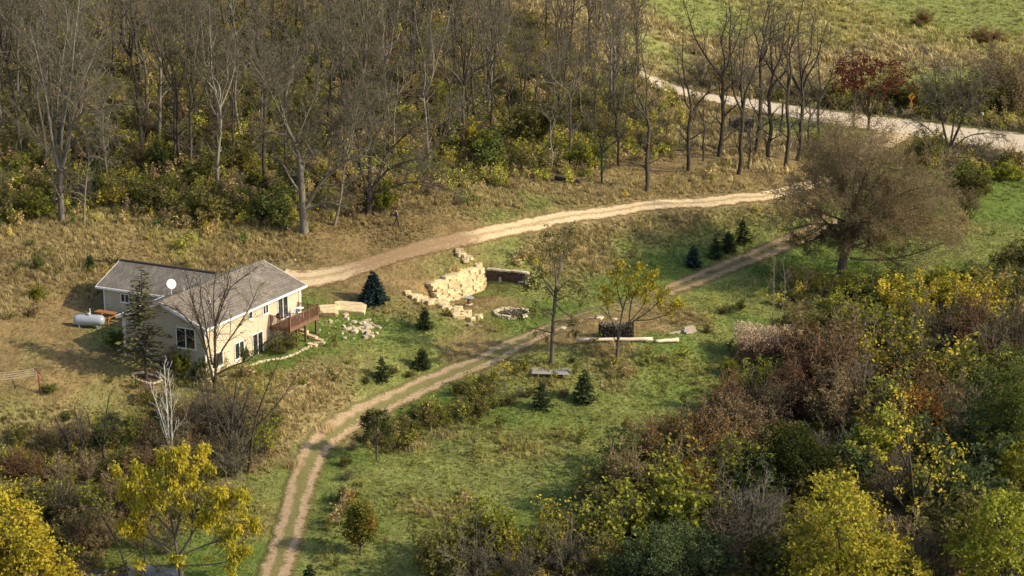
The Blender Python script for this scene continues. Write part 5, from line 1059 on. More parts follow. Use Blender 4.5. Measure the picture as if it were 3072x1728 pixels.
hero('young_tree', 'open branched small tree with yellow leaf tufts in front of the woodpile', 'tree', (1850, 1082), [
    ((.17, .13), (1850, 1082), (1852, 1040), (1854, 1005), (1857, 985)), ((.10, .02), (1857, 985), (1865, 930), (1876, 890), (1890, 850), (1905, 800)), ((.10, .02), (1858, 988), (1900, 960), (1950, 925), (1990, 880)), ((.08, .02), (1856, 990), (1832, 955), (1817, 905), (1812, 860)), ((.08, .02), (1885, 968), (1890, 900), (1905, 855), (1935, 800)),
    ((.07, .02), (1900, 958), (1960, 950), (2010, 920), (2035, 885)), ((.07, .02), (1866, 925), (1850, 870), (1845, 820), (1850, 785)), ((.06, .02), (1880, 970), (1925, 915), (1950, 860), (1960, 815))],
    [dict(n=7, t=(.3, 1), ang=(20, 50), lr=(.2, .42), up=.15, wig=.12, k=5, rr=.5, s=3, tip=.008), dict(n=4, t=(.2, 1), ang=(25, 60), lr=(.3, .55), up=.1, wig=.15, k=4, rr=.5, s=3, tip=.009, rmin=.011)],
    (M['bark'], M['twig'], M['l_yellow']), leaf=lambda rng, g: leaves(rng, g[2][0][(g[2][0][:, -1, 2] > 5.6) | ((g[2][0][:, -1, 0] > 3.3) & (rng.random(len(g[2][0])) < .8))], 14, (.18, .32), .55, .14, .3), seed=29)
hero('walnut_tree', 'wide spreading tree with drooping yellow leaf clusters over the track end', 'tree', (545, 1745), [
    ((.20, .15), (545, 1745), (543, 1710), (538, 1675), (536, 1660)), ((.10, .025), (537, 1664), (528, 1589), (520, 1510), (517, 1410), (512, 1330)), ((.10, .025), (540, 1662), (580, 1600), (602, 1560), (660, 1500), (690, 1430)), ((.09, .02), (542, 1660), (640, 1622), (700, 1600), (762, 1570)), ((.09, .02), (535, 1668), (480, 1620), (440, 1570), (395, 1500), (365, 1440)),
    ((.08, .02), (580, 1600), (590, 1520), (600, 1440), (615, 1370)), ((.08, .02), (528, 1595), (480, 1530), (450, 1450), (430, 1380)), ((.08, .02), (602, 1560), (680, 1520), (740, 1470), (755, 1440)), ((.10, .02), (530, 1610), (560, 1500), (565, 1420), (570, 1340)), ((.08, .02), (540, 1690), (610, 1690), (680, 1680), (740, 1640)), ((.08, .02), (538, 1690), (480, 1690), (430, 1680)), ((.1, .02), (480, 1620), (420, 1590), (370, 1570))],
    [dict(n=7, t=(.3, 1), ang=(20, 55), lr=(.18, .36), up=.2, wig=.14, k=5, rr=.5, s=3, tip=.009), dict(n=4, t=(.25, 1), ang=(25, 60), lr=(.3, .5), wig=.15, k=4, rr=.5, s=3, tip=.009, rmin=.011)],
    (M['bark'], M['twig'], M['l_walnut']), leaf=lambda rng, g: leaves(rng, g[2][0][(g[2][0][:, -1, 2] > 2.6 + .9 * rng.normal(0, 1, len(g[2][0]))) | (g[2][0][:, -1, 0] > 3.4)], 34, (.22, .44), .36, .17, 1.3, (.2, 1)), seed=30)
# birch
hero('birch_tree', 'slender white leafless birch below the house', 'tree', (515, 1425), [((.075, .02), (512, 1425), (512, 1310), (511, 1200), (508, 1090)), ((.055, .015), (516, 1420), (522, 1300), (526, 1180), (524, 1100)), ((.05, .015), (512, 1330), (495, 1260), (475, 1190), (462, 1150))],
    [dict(n=13, t=(.25, 1), ang=(25, 45), lr=(.16, .30), up=.35, wig=.08, k=5, rr=.4, s=3, tip=.008, rmax=.016), dict(n=4, t=(.3, 1), ang=(20, 50), lr=(.3, .5), up=.2, wig=.1, k=3, rr=.5, s=3, tip=.009, rmin=.011)], (M['birch'], M['birch']), seed=31, depth=.3)
# bare clump trees left of the track
for i, (bx, by, top, lean) in enumerate([(690, 1420, 1090, 40), (745, 1420, 1060, 110), (640, 1390, 1120, -30), (255, 1420, 1210, -20), (310, 1420, 1180, 30), (215, 1390, 1250, -40)]):
    hero('bare_tree', ['dark bare tree forking upward behind the yellow walnut', 'dark bare tree leaning right towards the grassy bank', 'dark bare tree just behind the white birch', 'thin dark bare tree below the clothesline lawn', 'thin dark forked tree below the house spruce', 'small leaning bare tree in the scrub under the lawn'][i], 'tree', (bx, by), [
        ((.14, .03), (bx, by), (bx + lean * .2, by - (by - top) * .4), (bx + lean * .55, by - (by - top) * .7), (bx + lean, top)), ((.08, .02), (bx + lean * .15, by - (by - top) * .3), (bx - lean * .3 - 15, by - (by - top) * .55), (bx - lean * .5 - 25, by - (by - top) * .8)), ((.08, .02), (bx + lean * .2, by - (by - top) * .38), (bx + lean * .7 + 20, by - (by - top) * .6), (bx + lean * 1.2 + 30, by - (by - top) * .85))],
        [dict(n=9, t=(.3, 1), ang=(20, 50), lr=(.2, .4), up=.2, wig=.12, k=5, rr=.5, s=3, tip=.009), dict(n=6, t=(.2, 1), ang=(25, 60), lr=(.3, .55), up=.1, wig=.15, k=4, rr=.5, s=3, tip=.009, rmin=.011)], (M['bark_dark'], M['twig_dark']), seed=60 + i)
hero('bare_sapling', 'pale thin bare sapling pair near the tall twig-dense tree', 'tree', (2318, 978), [((.07, .02), (2318, 978), (2318, 900), (2316, 830), (2318, 765)), ((.05, .015), (2318, 950), (2345, 925), (2352, 850), (2345, 790))], [dict(n=12, t=(.25, 1), ang=(25, 55), lr=(.15, .32), up=.3, wig=.1, k=4, rr=.4, s=3, tip=.007), dict(n=4, t=(.3, 1), ang=(20, 55), lr=(.3, .5), up=.1, wig=.1, k=3, rr=.5, s=3, tip=.009, rmin=.011)], (M['bark_pale'], M['twig']), seed=70)
for i, st in enumerate([[(436, 1735), (437, 1660), (438, 1600), (440, 1540)], [(390, 1735), (372, 1670), (352, 1610), (330, 1560)]]):
    hero('bare_sapling', ['upright bare sapling beside the yellow walnut trunk', 'leaning bare sapling at the edge of the gravel patch'][i], 'tree', st[0], [((.07, .03), *st), ((.035, .012), st[2], (st[2][0] - 25, st[2][1] - 45), (st[2][0] - 55, st[2][1] - 110)), ((.035, .012), st[2], (st[2][0] + 15, st[2][1] - 50), (st[2][0] + 20, st[2][1] - 130)), ((.03, .01), st[1], (st[1][0] + 45, st[1][1] - 30), (st[1][0] + 90, st[1][1] - 55))], [dict(n=5, t=(.3, 1), ang=(20, 50), lr=(.2, .4), up=.2, k=4, rr=.5, s=3, tip=.008), dict(n=4, t=(.2, 1), ang=(25, 60), lr=(.3, .5), k=3, rr=.5, s=3, tip=.007, rmin=.008)], (M['bark'], M['twig']), seed=93 + i, depth=.3)
# leafy yellow sapling pair
for i, (bx, by, top) in enumerate([(1512, 1180, 1085), (2137, 1005, 885)]):
    hero('yellow_sapling', ['yellow leaved sapling at the lower edge of the track', 'yellow leaved sapling beside the timber stack'][i], 'tree', (bx, by), [((.04, .012), (bx, by), (bx + 3, (by + top) / 2), (bx, top))], [dict(n=10, t=(.35, 1), ang=(30, 60), lr=(.2, .45), up=.1, wig=.1, k=4, rr=.5, s=3, tip=.006), dict(n=3, t=(.3, 1), ang=(25, 60), lr=(.3, .5), k=3, rr=.5, s=3, tip=.005, rmin=.006)], (M['bark'], M['twig'], M['l_yellow']), leaf=lambda rng, g: leaves(rng, g[2][0], 4, (.12, .22), .5, .06, .5), seed=75 + i)
# ---- leafy crowns built from limbs and leaf clumps
def leafy(name, label, base, cx, cy, rx, ry, mats, n=700, leaf=(.16, .30), nl=14, seed=1, asp=.6, stems=7, lobes=9, depth=1.0, hollow=.35, droop=.3, trunk=.22, low=.35, ls=(.34, .52), lob=None):
    """crown = uneven cluster of leafy lobes; (cx, cy, rx, ry) are read in photo pixels at the depth of the base"""
    rng = np.random.default_rng(seed); p = onground(*base); mm = mpx(p); K = lambda x, y: np.array([(x - base[0]) * mm, 0, (base[1] - y) * mm / .965]); C = K(cx, cy); S3 = np.array([rx * mm, rx * mm * depth, ry * mm])
    L = []
    if lob:
        for x, y, r in lob:
            for q in range(2): L.append((K(x, y) + np.array([rng.normal(0, .2), rng.uniform(-1.0, 1.0) * S3[1] * (.55 if q else .9), rng.normal(0, .2)]), np.full(3, r * mm) * rng.uniform(.85, 1.1, 3)))
        for q in range(8): u = norm(rng.normal(0, 1, 3)); L.append((C + u * S3 * .5, np.full(3, .3) * S3))
    else:
        for i in range(lobes):
            u = norm(rng.normal(0, 1, 3)); u[2] = abs(u[2]) * 1.1 - low; L.append((C + u * rng.uniform(.4, .8) * S3, rng.uniform(*ls) * S3))
        L.append((C, .55 * S3))
    seeds = [([(0, 0, 0), (C[0] * .15, 0, C[2] * .3), (C[0] * .5, 0, C[2] * .62)], trunk, trunk * .6)]
    for c, s in L: seeds.append(([np.array([C[0] * .1, 0, C[2] * .22]), np.array([C[0] * .5, 0, C[2] * .55]) * .6 + c * .4 - np.array([0, 0, .2 * S3[2]]), c], trunk * .35, .03))
    g = grow(rng, seeds, [dict(n=10, t=(.3, 1), ang=(30, 70), lr=(.25, .5), up=.1, wig=.15, k=4, rr=.5, s=3, tip=.01)])
    tot = sum(s[0] * s[2] for c, s in L); nc = n * .45; pos = []
    for c, s in L:                                   # sprays of leaves on the outside of each lobe, some reaching past it
        m = max(6, int(nc * s[0] * s[2] / tot)); u = norm(rng.normal(0, 1, (m, 3))); pos.append(c + u * rng.uniform(.55, 1.0, (m, 1)) ** .6 * s * (1 + .2 * np.sin(u[:, :1] * 5 + u[:, 2:] * 7 + seed)) + (rng.random((m, 1)) < .12) * u * s * .3)
    pos = np.vstack(pos); k = int(nl * 2.3); sp = rng.uniform(.14, .30, (len(pos), 1)); cl = np.repeat(pos, k, 0) + rng.normal(0, 1, (len(pos) * k, 3)) * np.repeat(sp, k, 0) * np.array([1, 1, .75]); cl = cl[cl[:, 2] > .15]
    t = thing(name, label, 'tree', (p[0], p[1], p[2] - .08)); obj('trunk', make_mesh(name + '_trunk', [tubes(g)], rng), mats[0], t)
    obj('crown', make_mesh(name + '_leaves', [leafquads(rng, cl, leaf, asp, droop)], rng, zrnd(0, 1, .65)), mats[1], t); return t
M['l_orust'] = leafmat('leaves_orange_rust', [(.16, .085, .03), (.27, .14, .04), (.38, .22, .05)])
M['l_dark'] = leafmat('leaves_deep_green', [(.030, .040, .012), (.062, .074, .020), (.12, .12, .035)])
leafy('maple_tree', 'bright golden yellow maple crown in the scrub beside a gravel patch', (60, 1800), 60, 1640, 165, 190, (M['bark'], M['l_yellow']), 1000, (.20, .36), 9, 41, lob=[(40, 1545, 62), (110, 1605, 62), (30, 1640, 80), (150, 1690, 55), (80, 1720, 80), (5, 1500, 38), (75, 1520, 35), (180, 1740, 45)])
leafy('ash_tree', 'big rounded yellow-green tree with orange tinted outer leaves in the thicket', (2530, 1850), 2550, 1625, 225, 200, (M['bark_dark'], M['l_ash']), 1500, (.20, .36), 9, 42, lob=[(2500, 1520, 85), (2440, 1600, 85), (2560, 1560, 75), (2620, 1640, 75), (2700, 1680, 65), (2500, 1680, 100), (2600, 1720, 90), (2400, 1690, 75), (2478, 1470, 45), (2545, 1490, 50), (2730, 1740, 60)])
leafy('oak_tree', 'dark green rounded tree in the middle of the thicket', (2365, 1500), 2372, 1345, 140, 155, (M['bark_dark'], M['l_dark']), 900, (.16, .28), 12, 43, lobes=20, ls=(.22, .4), low=.7)
leafy('green_tree', 'tall dark green tree at the edge of the thicket', (2985, 1420), 2985, 1230, 95, 190, (M['bark_dark'], M['l_green']), 700, (.12, .24), 14, 44)
leafy('yellow_tree', 'broad yellow and green tree low in the thicket corner', (3010, 1830), 3010, 1600, 190, 190, (M['bark'], M['l_lime']), 900, (.20, .36), 9, 45, lob=[(2990, 1530, 60), (3055, 1500, 55), (2930, 1600, 55), (3000, 1640, 80), (2905, 1690, 55), (3060, 1650, 75), (2960, 1470, 35), (2870, 1640, 35)])
leafy('greygreen_tree', 'pale grey-green leafy bush tree beneath the brown thicket', (2000, 1790), 2010, 1660, 140, 110, (M['bark'], M['l_greygreen']), 600, (.12, .22), 14, 46)
leafy('red_oak', 'dark red oak leaning over the gravel road', (2606, 392), 2595, 228, 175, 125, (M['bark_dark'], M['l_red']), 520, (.2, .36), 9, 47, lobes=12, hollow=.1, ls=(.22, .36), low=.6)
leafy('rust_tree', 'rounded rust brown tree behind the pink plume grass', (2480, 1235), 2485, 1120, 125, 105, (M['bark_dark'], M['l_rust']), 520, (.12, .22), 10, 147, lobes=16, ls=(.2, .38), low=.6)
leafy('rust_tree', 'orange rust tree rising behind the nearly bare golden-leaved tree', (2745, 1320), 2745, 1200, 100, 95, (M['bark_dark'], M['l_orust']), 380, (.13, .24), 9, 148, lobes=14, ls=(.2, .38), low=.5)
leafy('olive_tree', 'olive green small tree where the thicket meets the meadow', (1930, 1520), 1930, 1430, 85, 85, (M['bark_dark'], M['l_olive']), 380, (.12, .22), 10, 149, lobes=14, ls=(.2, .38), low=.6)
leafy('rust_tree', 'rust and orange small tree between the meadow and the dark green rounded tree', (2080, 1540), 2080, 1430, 90, 95, (M['bark_dark'], M['l_orust']), 330, (.12, .22), 9, 150, lobes=14, ls=(.2, .36), low=.6)
leafy('lime_tree', 'fresh green small tree behind the broad corner tree', (2880, 1560), 2880, 1440, 90, 95, (M['bark_dark'], M['l_greygreen']), 420, (.12, .24), 10, 151, lobes=14, ls=(.2, .38), low=.6)
leafy('turning_tree', 'narrow orange and green tree standing alone in the meadow', (1082, 1665), 1082, 1552, 48, 112, (M['bark'], M['l_orange']), 520, (.14, .26), 12, 48, trunk=.1, low=.75, lobes=12, ls=(.3, .45))
hero('sparse_tree', 'nearly bare dark tree with scattered golden leaves in the thicket', 'tree', (2738, 1660), [((.22, .12), (2738, 1660), (2736, 1560), (2735, 1500)), ((.12, .03), (2736, 1540), (2765, 1450), (2775, 1380), (2790, 1290)), ((.12, .03), (2735, 1510), (2722, 1400), (2712, 1300), (2708, 1220)), ((.10, .02), (2740, 1530), (2800, 1500), (2830, 1420), (2860, 1330)), ((.10, .02), (2734, 1550), (2680, 1480), (2640, 1400), (2610, 1330)), ((.09, .02), (2712, 1400), (2670, 1300), (2660, 1220))],
    [dict(n=8, t=(.25, 1), ang=(20, 55), lr=(.2, .4), up=.15, wig=.14, k=5, rr=.5, s=3, tip=.009), dict(n=5, t=(.2, 1), ang=(25, 60), lr=(.3, .5), wig=.15, k=4, rr=.5, s=3, tip=.009, rmin=.011)], (M['bark_dark'], M['twig_dark'], M['l_yellow']), leaf=lambda rng, g: leaves(rng, g[2][0][rng.random(len(g[2][0])) < .6], 6, (.18, .32), .65, .12, .3, (.5, 1)), seed=81)
# tree by the road at the right
hero('bare_tree', 'bare vase-shaped tree standing alone near the gravel road', 'tree', (2838, 541), [((.30, .26), (2838, 541), (2841, 490), (2842, 450)), ((.14, .03), (2842, 452), (2820, 380), (2805, 300), (2790, 220)), ((.14, .03), (2842, 450), (2850, 380), (2852, 290), (2850, 200)), ((.14, .03), (2842, 450), (2870, 380), (2890, 320), (2920, 240)), ((.11, .03), (2841, 450), (2790, 400), (2750, 370), (2705, 352)), ((.10, .03), (2844, 455), (2890, 410), (2950, 395), (3000, 402)), ((.11, .03), (2842, 448), (2880, 350), (2910, 290), (2960, 250)), ((.11, .03), (2842, 450), (2812, 350), (2775, 280), (2740, 210)), ((.09, .02), (2845, 470), (2900, 470), (2960, 450))],
    LV_BARE, (M['bark_dark'], M['twig']), seed=90)
# ---- row of tall bare trees between driveway and road
TALL = [forest_variant(150 + i, 19.0, .34 + .04 * i, tr=.27, spm=1.35) for i in range(5)]
for i, (px, py, sc, var, lab) in enumerate([(1940, 577, .88, 0, 'slim tall bare tree nearest the driveway on the dry slope'), (2063, 517, .9, 1, 'thin tall bare tree between the slope and the dark woodpile'), (2155, 471, 1.02, 2, 'stout tall bare tree beside the dark woodpile'), (2213, 523, .95, 3, 'tall bare tree below the dark woodpile'),
        (2263, 472, 1.05, 4, 'tall bare tree just right of the dark woodpile'), (2311, 497, 1.02, 0, 'tall dark bare tree between the woodpile and the wooden post'), (2355, 508, 1.0, 2, 'leaning tall bare tree below the wooden road post'), (2389, 481, 1.04, 3, 'thick tall bare tree in front of the gravel road bend'), (2461, 424, .8, 1, 'crooked bare tree overhanging the gravel road'), (2561, 392, .62, 4, 'bare tree at the near edge of the gravel road by the red oak'),
        (2245, 508, .5, 1, 'thin bare sapling among the tall trunks'), (2109, 484, .5, 0, 'slender bare sapling uphill of the dark woodpile'), (2424, 448, .55, 1, 'slender straight bare trunk beside the gravel road'), (1810, 556, .5, 3, 'thin straight bare sapling above the fallen dark log'), (1855, 500, .62, 2, 'thin bare tree at the corner of the woods')]):
    plant('tall_bare_tree', lab, 'tree', 'tall bare trees between the driveway and the road', TALL[var], onground(px, py), sc, i * 1.7, (M['bark_dark'], M['twig']))
# ------------------------------------------------------------------ woods on the hillside
wedge_x = [-100, 0, 300, 600, 900, 1100, 1250, 1500, 1750, 1900, 1990]; wedge_y = [620, 620, 600, 565, 560, 545, 520, 480, 455, 420, 330]
rngw = np.random.default_rng(99); pts = []
for (px, py) in [(60, 505), (22, 480), (112, 410), (150, 395), (515, 490), (540, 505), (580, 540), (655, 565), (700, 470), (1540, 430), (1640, 520), (1715, 470), (1395, 480), (1430, 400)]: pts.append(onground(px, py)[:2])
tries = 0
while len(pts) < 172 and tries < 30000:
    tries += 1; y = rngw.uniform(190, 285); x = rngw.uniform(-80, 40); z = float(ground(x, y)); px, py = project((x, y, z))
    if px < -60 or px > 1960 or py < -30 or py > np.interp(px, wedge_x, wedge_y): continue
    if px > 1600 and rngw.random() < .1: continue
    if min((x - a) ** 2 + (y - b) ** 2 for a, b in pts) < 2.6 ** 2: continue
    pts.append(np.array([x, y]))
LMW = landmarks([('behind the large fan-limbed tree', 187, 640), ('uphill of the house roof', 480, 520), ('near the thick leaning tree', 880, 600), ('behind the spreading tree by the walking person', 1120, 560), ('behind the full dark green bush', 1480, 450), ('above the dark fallen log', 1720, 470), ('high on the hill above the house', 450, 150), ('high on the hill above the walking person', 1100, 150), ('towards the far gravel road', 1750, 250), ('deep in the woods above the dark green bush', 1430, 200), ('high above the fan-limbed tree', 120, 250), ('deep in the woods beyond the thick leaning tree', 820, 300)])
WB_ = [M['bark'], M['bark_dark'], M['bark_pale']]; WT_ = [M['twig'], M['twig'], M['twig_dark']]
for i, q in enumerate(pts):
    z = float(ground(*q)); b = int(rngw.integers(0, 3)); px, py = project((q[0], q[1], z))
    lab = ['grey-brown', 'dark barked', 'pale barked'][b] + ' bare woodland tree ' + near(LMW, *q)
    plant('woodland_tree', lab, 'tree', 'bare trees of the hillside woods', FOREST[int(rngw.integers(0, 9))], (q[0], q[1], z), rngw.uniform(.72, 1.12) * (.8 if px > 1500 else 1), rngw.random() * 6.28, (WB_[b], WT_[b]))
# understory
def scatter_shrubs(n, accept, kinds, size, mind, name, group, labfmt, seed, ylim=(185, 270), xlim=(-75, 40)):
    rng = np.random.default_rng(seed); got = []; tr = 0
    w = np.array([k[3] for k in kinds], float); w /= w.sum()
    while len(got) < n and tr < 40000:
        tr += 1; y = rng.uniform(*ylim); x = rng.uniform(*xlim); z = float(ground(x, y)); px, py = project((x, y, z))
        if not accept(px, py, rng): continue
        if got and min((x - a) ** 2 + (y - b) ** 2 for a, b in got) < mind ** 2: continue
        got.append((x, y)); kd = kinds[rng.choice(len(kinds), p=w)]; vs, (ms, ml), word, _ = kd
        sc = rng.uniform(*size); plant(name, (labfmt % (('tall ' if sc > 1.5 else 'low ' if sc < 1.1 else '') + word)) + ' ' + near(LMW, x, y), 'shrub', group, vs[rng.integers(0, len(vs))], (x, y, z), (sc * rng.uniform(.9, 1.3), sc * rng.uniform(.9, 1.3), sc * rng.uniform(.8, 1.15)), rng.random() * 6.28, (ms, ml), ('stems', 'foliage'))
KU = [(SHRUB_D, (M['twig_dark'], M['l_green']), 'dark green', 2), (SHRUB_D, (M['twig'], M['l_olive']), 'olive green', 4), (SHRUB_S, (M['twig'], M['l_lime']), 'yellow-green', 5), (SHRUB_S, (M['twig'], M['l_yellow']), 'golden yellow', 1.4), (SHRUB_R, (M['twig'], M['l_rust']), 'rusty brown', 1.6), (SHRUB_B, (M['twig'], None), 'leafless brown', 2.5)]
scatter_shrubs(290, lambda px, py, r: -40 < px < 1900 and np.interp(px, wedge_x, wedge_y) + 35 > py > 60 and (py > np.interp(px, wedge_x, wedge_y) - 200 or r.random() < .6) and not (1120 < px < 1260 and py > 560), KU, (.6, 1.5), 1.4, 'woodland_shrub', 'shrubs of the hillside woods', '%s woodland shrub', 300)
# single shrubs in and round the woods edge, yard and thicket: (px, py, height px, width factor, kind, label)
KS = dict(g=(SHRUB_D, M['twig_dark'], M['l_green']), o=(SHRUB_D, M['twig'], M['l_olive']), y=(SHRUB_D, M['twig'], M['l_yellow']), l=(SHRUB_D, M['twig'], M['l_lime']), ls=(SHRUB_S, M['twig'], M['l_lime']), ys=(SHRUB_S, M['twig'], M['l_yellow']), r=(SHRUB_R, M['twig_red'], M['l_rust']), rr=(SHRUB_R, M['twig_red'], M['l_maroon']), b=(SHRUB_B, M['twig'], None), bd=(SHRUB_B, M['twig_dark'], None), bt=(SHRUB_B, M['twig_tan'], None), gg=(SHRUB_D, M['twig'], M['l_greygreen']), or_=(SHRUB_S, M['twig'], M['l_orange']), br=(SHRUB_R, M['twig_tan'], M['l_brown']), bp=(SHRUB_B, M['bark_pale'], None))
KW = dict(g='dark green leafy', o='olive leafy', y='golden yellow', l='yellow-green leafy', ls='thin yellow-green', ys='sparse golden', r='rusty brown', rr='dark maroon', b='leafless brown', bd='leafless dark', bt='leafless tan', gg='grey-green leafy', or_='orange tinted', br='pale brown', bp='leafless pale grey')
sn = [0]
def shrub(px, py, hp, wf, kind, where=None, group=None, lab=None):
    p = onground(px, py); where = near(where, p[0], p[1]) if isinstance(where, list) else where; vs, ms, ml = KS[kind]; h = hp * mpx(p) / .965 / 1.9; sn[0] += 1
    plant('shrub', lab or ('%s shrub %s' % (KW[kind], where)), 'shrub', group, vs[sn[0] % len(vs)], p, (h * wf, h * wf, h), sn[0] * 1.3, (ms, ml), ('stems', 'foliage'))
for a in [(1465, 510, 110, 1.0, 'g', 'full dark green bush at the front of the woods above the driveway'), (1555, 505, 60, 1.0, 'o', 'low olive bush beside the full dark green one'), (1760, 505, 90, .9, 'l', 'yellow-green bush among thin trunks near the dark fallen log'), (1430, 470, 90, 1.1, 'y', 'golden bush behind the full dark green one'), (1600, 440, 130, 1.0, 'o', 'tall olive bush deeper in the woods above the fallen log'),
          (640, 660, 90, 1.3, 'o', 'broad olive bush at the wood edge above the house'), (800, 660, 85, 1.3, 'g', 'dark green bush beside the thick leaning tree'), (470, 640, 75, 1.2, 'o', 'olive bush at the wood edge above the roof'), (330, 620, 90, 1.2, 'ys', 'golden leafed bush beside the thin crooked tree'), (120, 650, 70, 1.2, 'l', 'yellow-green bush next to the large fan-limbed tree'), (30, 660, 85, 1.2, 'o', 'broad olive bush in the wood edge above the dry slope'), (1150, 640, 80, 1.0, 'l', 'bright green bush behind the walking person'),
          (345, 1050, 60, 1.0, 'g', 'green bush against the gable corner near the propane tank'), (548, 1125, 80, .75, 'l', 'yellowish bush in the bed beneath the gable window'), (495, 1105, 45, 1.0, 'bd', 'dark leafless bush in the gable bed'), (600, 1145, 60, 1, 'g', 'green bush at the house corner behind the bare tree'), (730, 1085, 50, .9, 'g', 'green bush against the sunlit wall by the lower window'), (850, 1060, 60, 1.2, 'o', 'olive bush growing beneath the deck'), (345, 790, 20, 1.2, 'o', 'tiny olive bush on the dry slope above the back wing'), (110, 900, 40, 1.3, 'l', 'pale yellow-green bush at the foot of the dry slope'), (115, 810, 50, .7, 'g', 'small green sapling bush on the dry slope'), (145, 1180, 30, 1.3, 'g', 'small green clump beside the red clothesline post')]:
    shrub(a[0], a[1], a[2], a[3], a[4], lab=a[5])
TH = landmarks([('beside the pink plume grass', 2300, 1120), ('around the big rounded yellow-green tree', 2530, 1760), ('near the dark green rounded thicket tree', 2365, 1480), ('round the nearly bare golden-leaved tree', 2740, 1560), ('by the tall dark green tree', 2985, 1350), ('by the pale grey-green bush tree', 2000, 1720), ('at the foot of the broad twig-dense tree', 2600, 920), ('where the thicket meets the lower meadow', 1450, 1680), ('where the thicket meets the upper meadow', 2000, 1420), ('in the middle of the thicket behind the golden-leaved tree', 2700, 1200), ('towards the open green field', 2950, 920), ('beside the broad yellow and green corner tree', 3010, 1720)]); G_ = 'shrubs of the lower thicket'
for a in [(2290, 1165, 80, 1.0, 'l'), (2190, 1125, 45, 1.2, 'l'), (2350, 1235, 115, 1.0, 'r'), (2450, 1220, 200, 1.1, 'rr'), (2520, 1180, 200, 1.0, 'br'), (2420, 1130, 150, 1.0, 'r'), (2620, 1160, 160, 1.1, 'ys'), (2560, 1010, 120, 1.2, 'l'), (2620, 930, 90, 1.3, 'g'), (2560, 900, 70, 1.2, 'l'), (2680, 880, 70, 1.2, 'l'), (2700, 960, 110, 1.1, 'y'), (2770, 970, 120, 1.1, 'y'), (2850, 960, 110, 1.1, 'y'), (2930, 960, 120, 1.0, 'ys'), (2990, 940, 110, 1.0, 'ys'), (3050, 900, 100, 1.1, 'o'), (2800, 880, 70, 1.3, 'l'), (2900, 860, 60, 1.3, 'g'), (3040, 820, 90, 1.1, 'o'),
          (2600, 1080, 170, 1.0, 'ls'), (2700, 1080, 150, 1.2, 'ls'), (2790, 1080, 160, 1.1, 'b'), (2880, 1070, 150, 1.1, 'rr'), (2960, 1080, 150, 1.1, 'bd'), (3050, 1060, 150, 1.1, 'bd'), (2720, 1180, 170, 1.1, 'or_'), (2800, 1190, 160, 1.1, 'ys'), (2880, 1190, 150, 1.1, 'ls'), (2680, 1290, 180, 1.0, 'ls'), (2780, 1300, 160, 1.1, 'r'), (2870, 1320, 150, 1.1, 'b'), (2580, 1260, 170, 1.1, 'b'), (2480, 1290, 160, 1.1, 'br'), (2380, 1260, 140, 1.1, 'rr'), (2280, 1290, 150, 1.1, 'bd'), (2190, 1320, 140, 1.2, 'rr'), (2110, 1330, 130, 1.2, 'br'), (2180, 1240, 100, 1.0, 'r'), (2250, 1380, 150, 1.1, 'br'), (2140, 1420, 150, 1.2, 'r'), (2050, 1400, 140, 1.1, 'r'), (1990, 1440, 150, 1.1, 'or_'), (1930, 1420, 140, .9, 'r'), (1860, 1440, 130, .8, 'g'), (1900, 1530, 170, 1.1, 'br'), (1820, 1560, 150, 1.1, 'o'), (2000, 1540, 170, 1.1, 'ls'), (2090, 1520, 160, 1.1, 'or_'), (2180, 1520, 170, 1.1, 'ls'), (2270, 1540, 150, 1.1, 'gg'), (1770, 1500, 120, 1.1, 'ls'),
          (1950, 1620, 170, 1.0, 'l'), (2080, 1630, 180, 1.1, 'l'), (2170, 1640, 190, 1.1, 'b'), (2260, 1680, 190, 1.0, 'bp'), (2330, 1620, 140, 1.0, 'b'), (2180, 1740, 180, 1.0, 'bt'), (2320, 1760, 180, 1.0, 'o'), (1860, 1650, 180, 1.0, 'ls'), (1780, 1640, 150, 1.1, 'ls'), (1820, 1740, 130, 1.1, 'or_'), (1900, 1760, 130, 1.0, 'gg'), (2100, 1780, 160, 1.0, 'gg'), (1650, 1650, 130, .9, 'ys'), (1620, 1690, 120, 1.0, 'ls'), (1700, 1720, 130, 1.1, 'b'), (1420, 1680, 165, 1.0, 'ls'), (1350, 1690, 110, .9, 'ls'), (1490, 1690, 160, .9, 'l'), (1540, 1720, 120, 1.0, 'ys'), (1300, 1730, 140, .9, 'o'), (1430, 1740, 150, 1.2, 'b'), (1560, 1760, 120, 1.0, 'b'),
          (2640, 1420, 170, 1.0, 'l'), (2720, 1420, 150, 1.1, 'or_'), (2850, 1430, 170, 1.1, 'gg'), (2790, 1540, 160, 1.0, 'ls'), (2880, 1560, 170, 1.1, 'gg'), (2660, 1520, 150, 1.0, 'bd'), (2830, 1660, 170, 1.0, 'o'), (2900, 1700, 180, 1.0, 'o'), (2950, 1400, 150, 1.1, 'g'), (3040, 1450, 170, 1.1, 'l'), (2620, 1330, 150, 1.1, 'or_'), (2480, 1420, 120, 1.1, 'b'), (2550, 1460, 140, 1.0, 'gg'), (2900, 1260, 150, 1.0, 'g'), (3060, 1250, 150, 1.0, 'ls'), (2810, 1760, 150, 1.0, 'bd'), (2720, 1740, 170, 1.0, 'bt'), (3050, 1160, 130, 1.0, 'g'), (2470, 1500, 130, 1, 'o'), (2240, 1450, 110, 1.0, 'l')]:
    shrub(*a[:5], TH, G_)
LF = landmarks([('beside the white birch', 515, 1380), ('behind the yellow walnut', 560, 1500), ('near the golden maple', 80, 1560), ('below the red clothesline', 120, 1320), ('under the house spruce lawn', 330, 1330), ('by the gravel patch', 350, 1660), ('between the scrub and the track bend', 760, 1340), ('next to the leaning dark bare tree', 700, 1430), ('in the scrub between maple and walnut', 250, 1500)]); GL = 'shrubs of the scrub below the house'
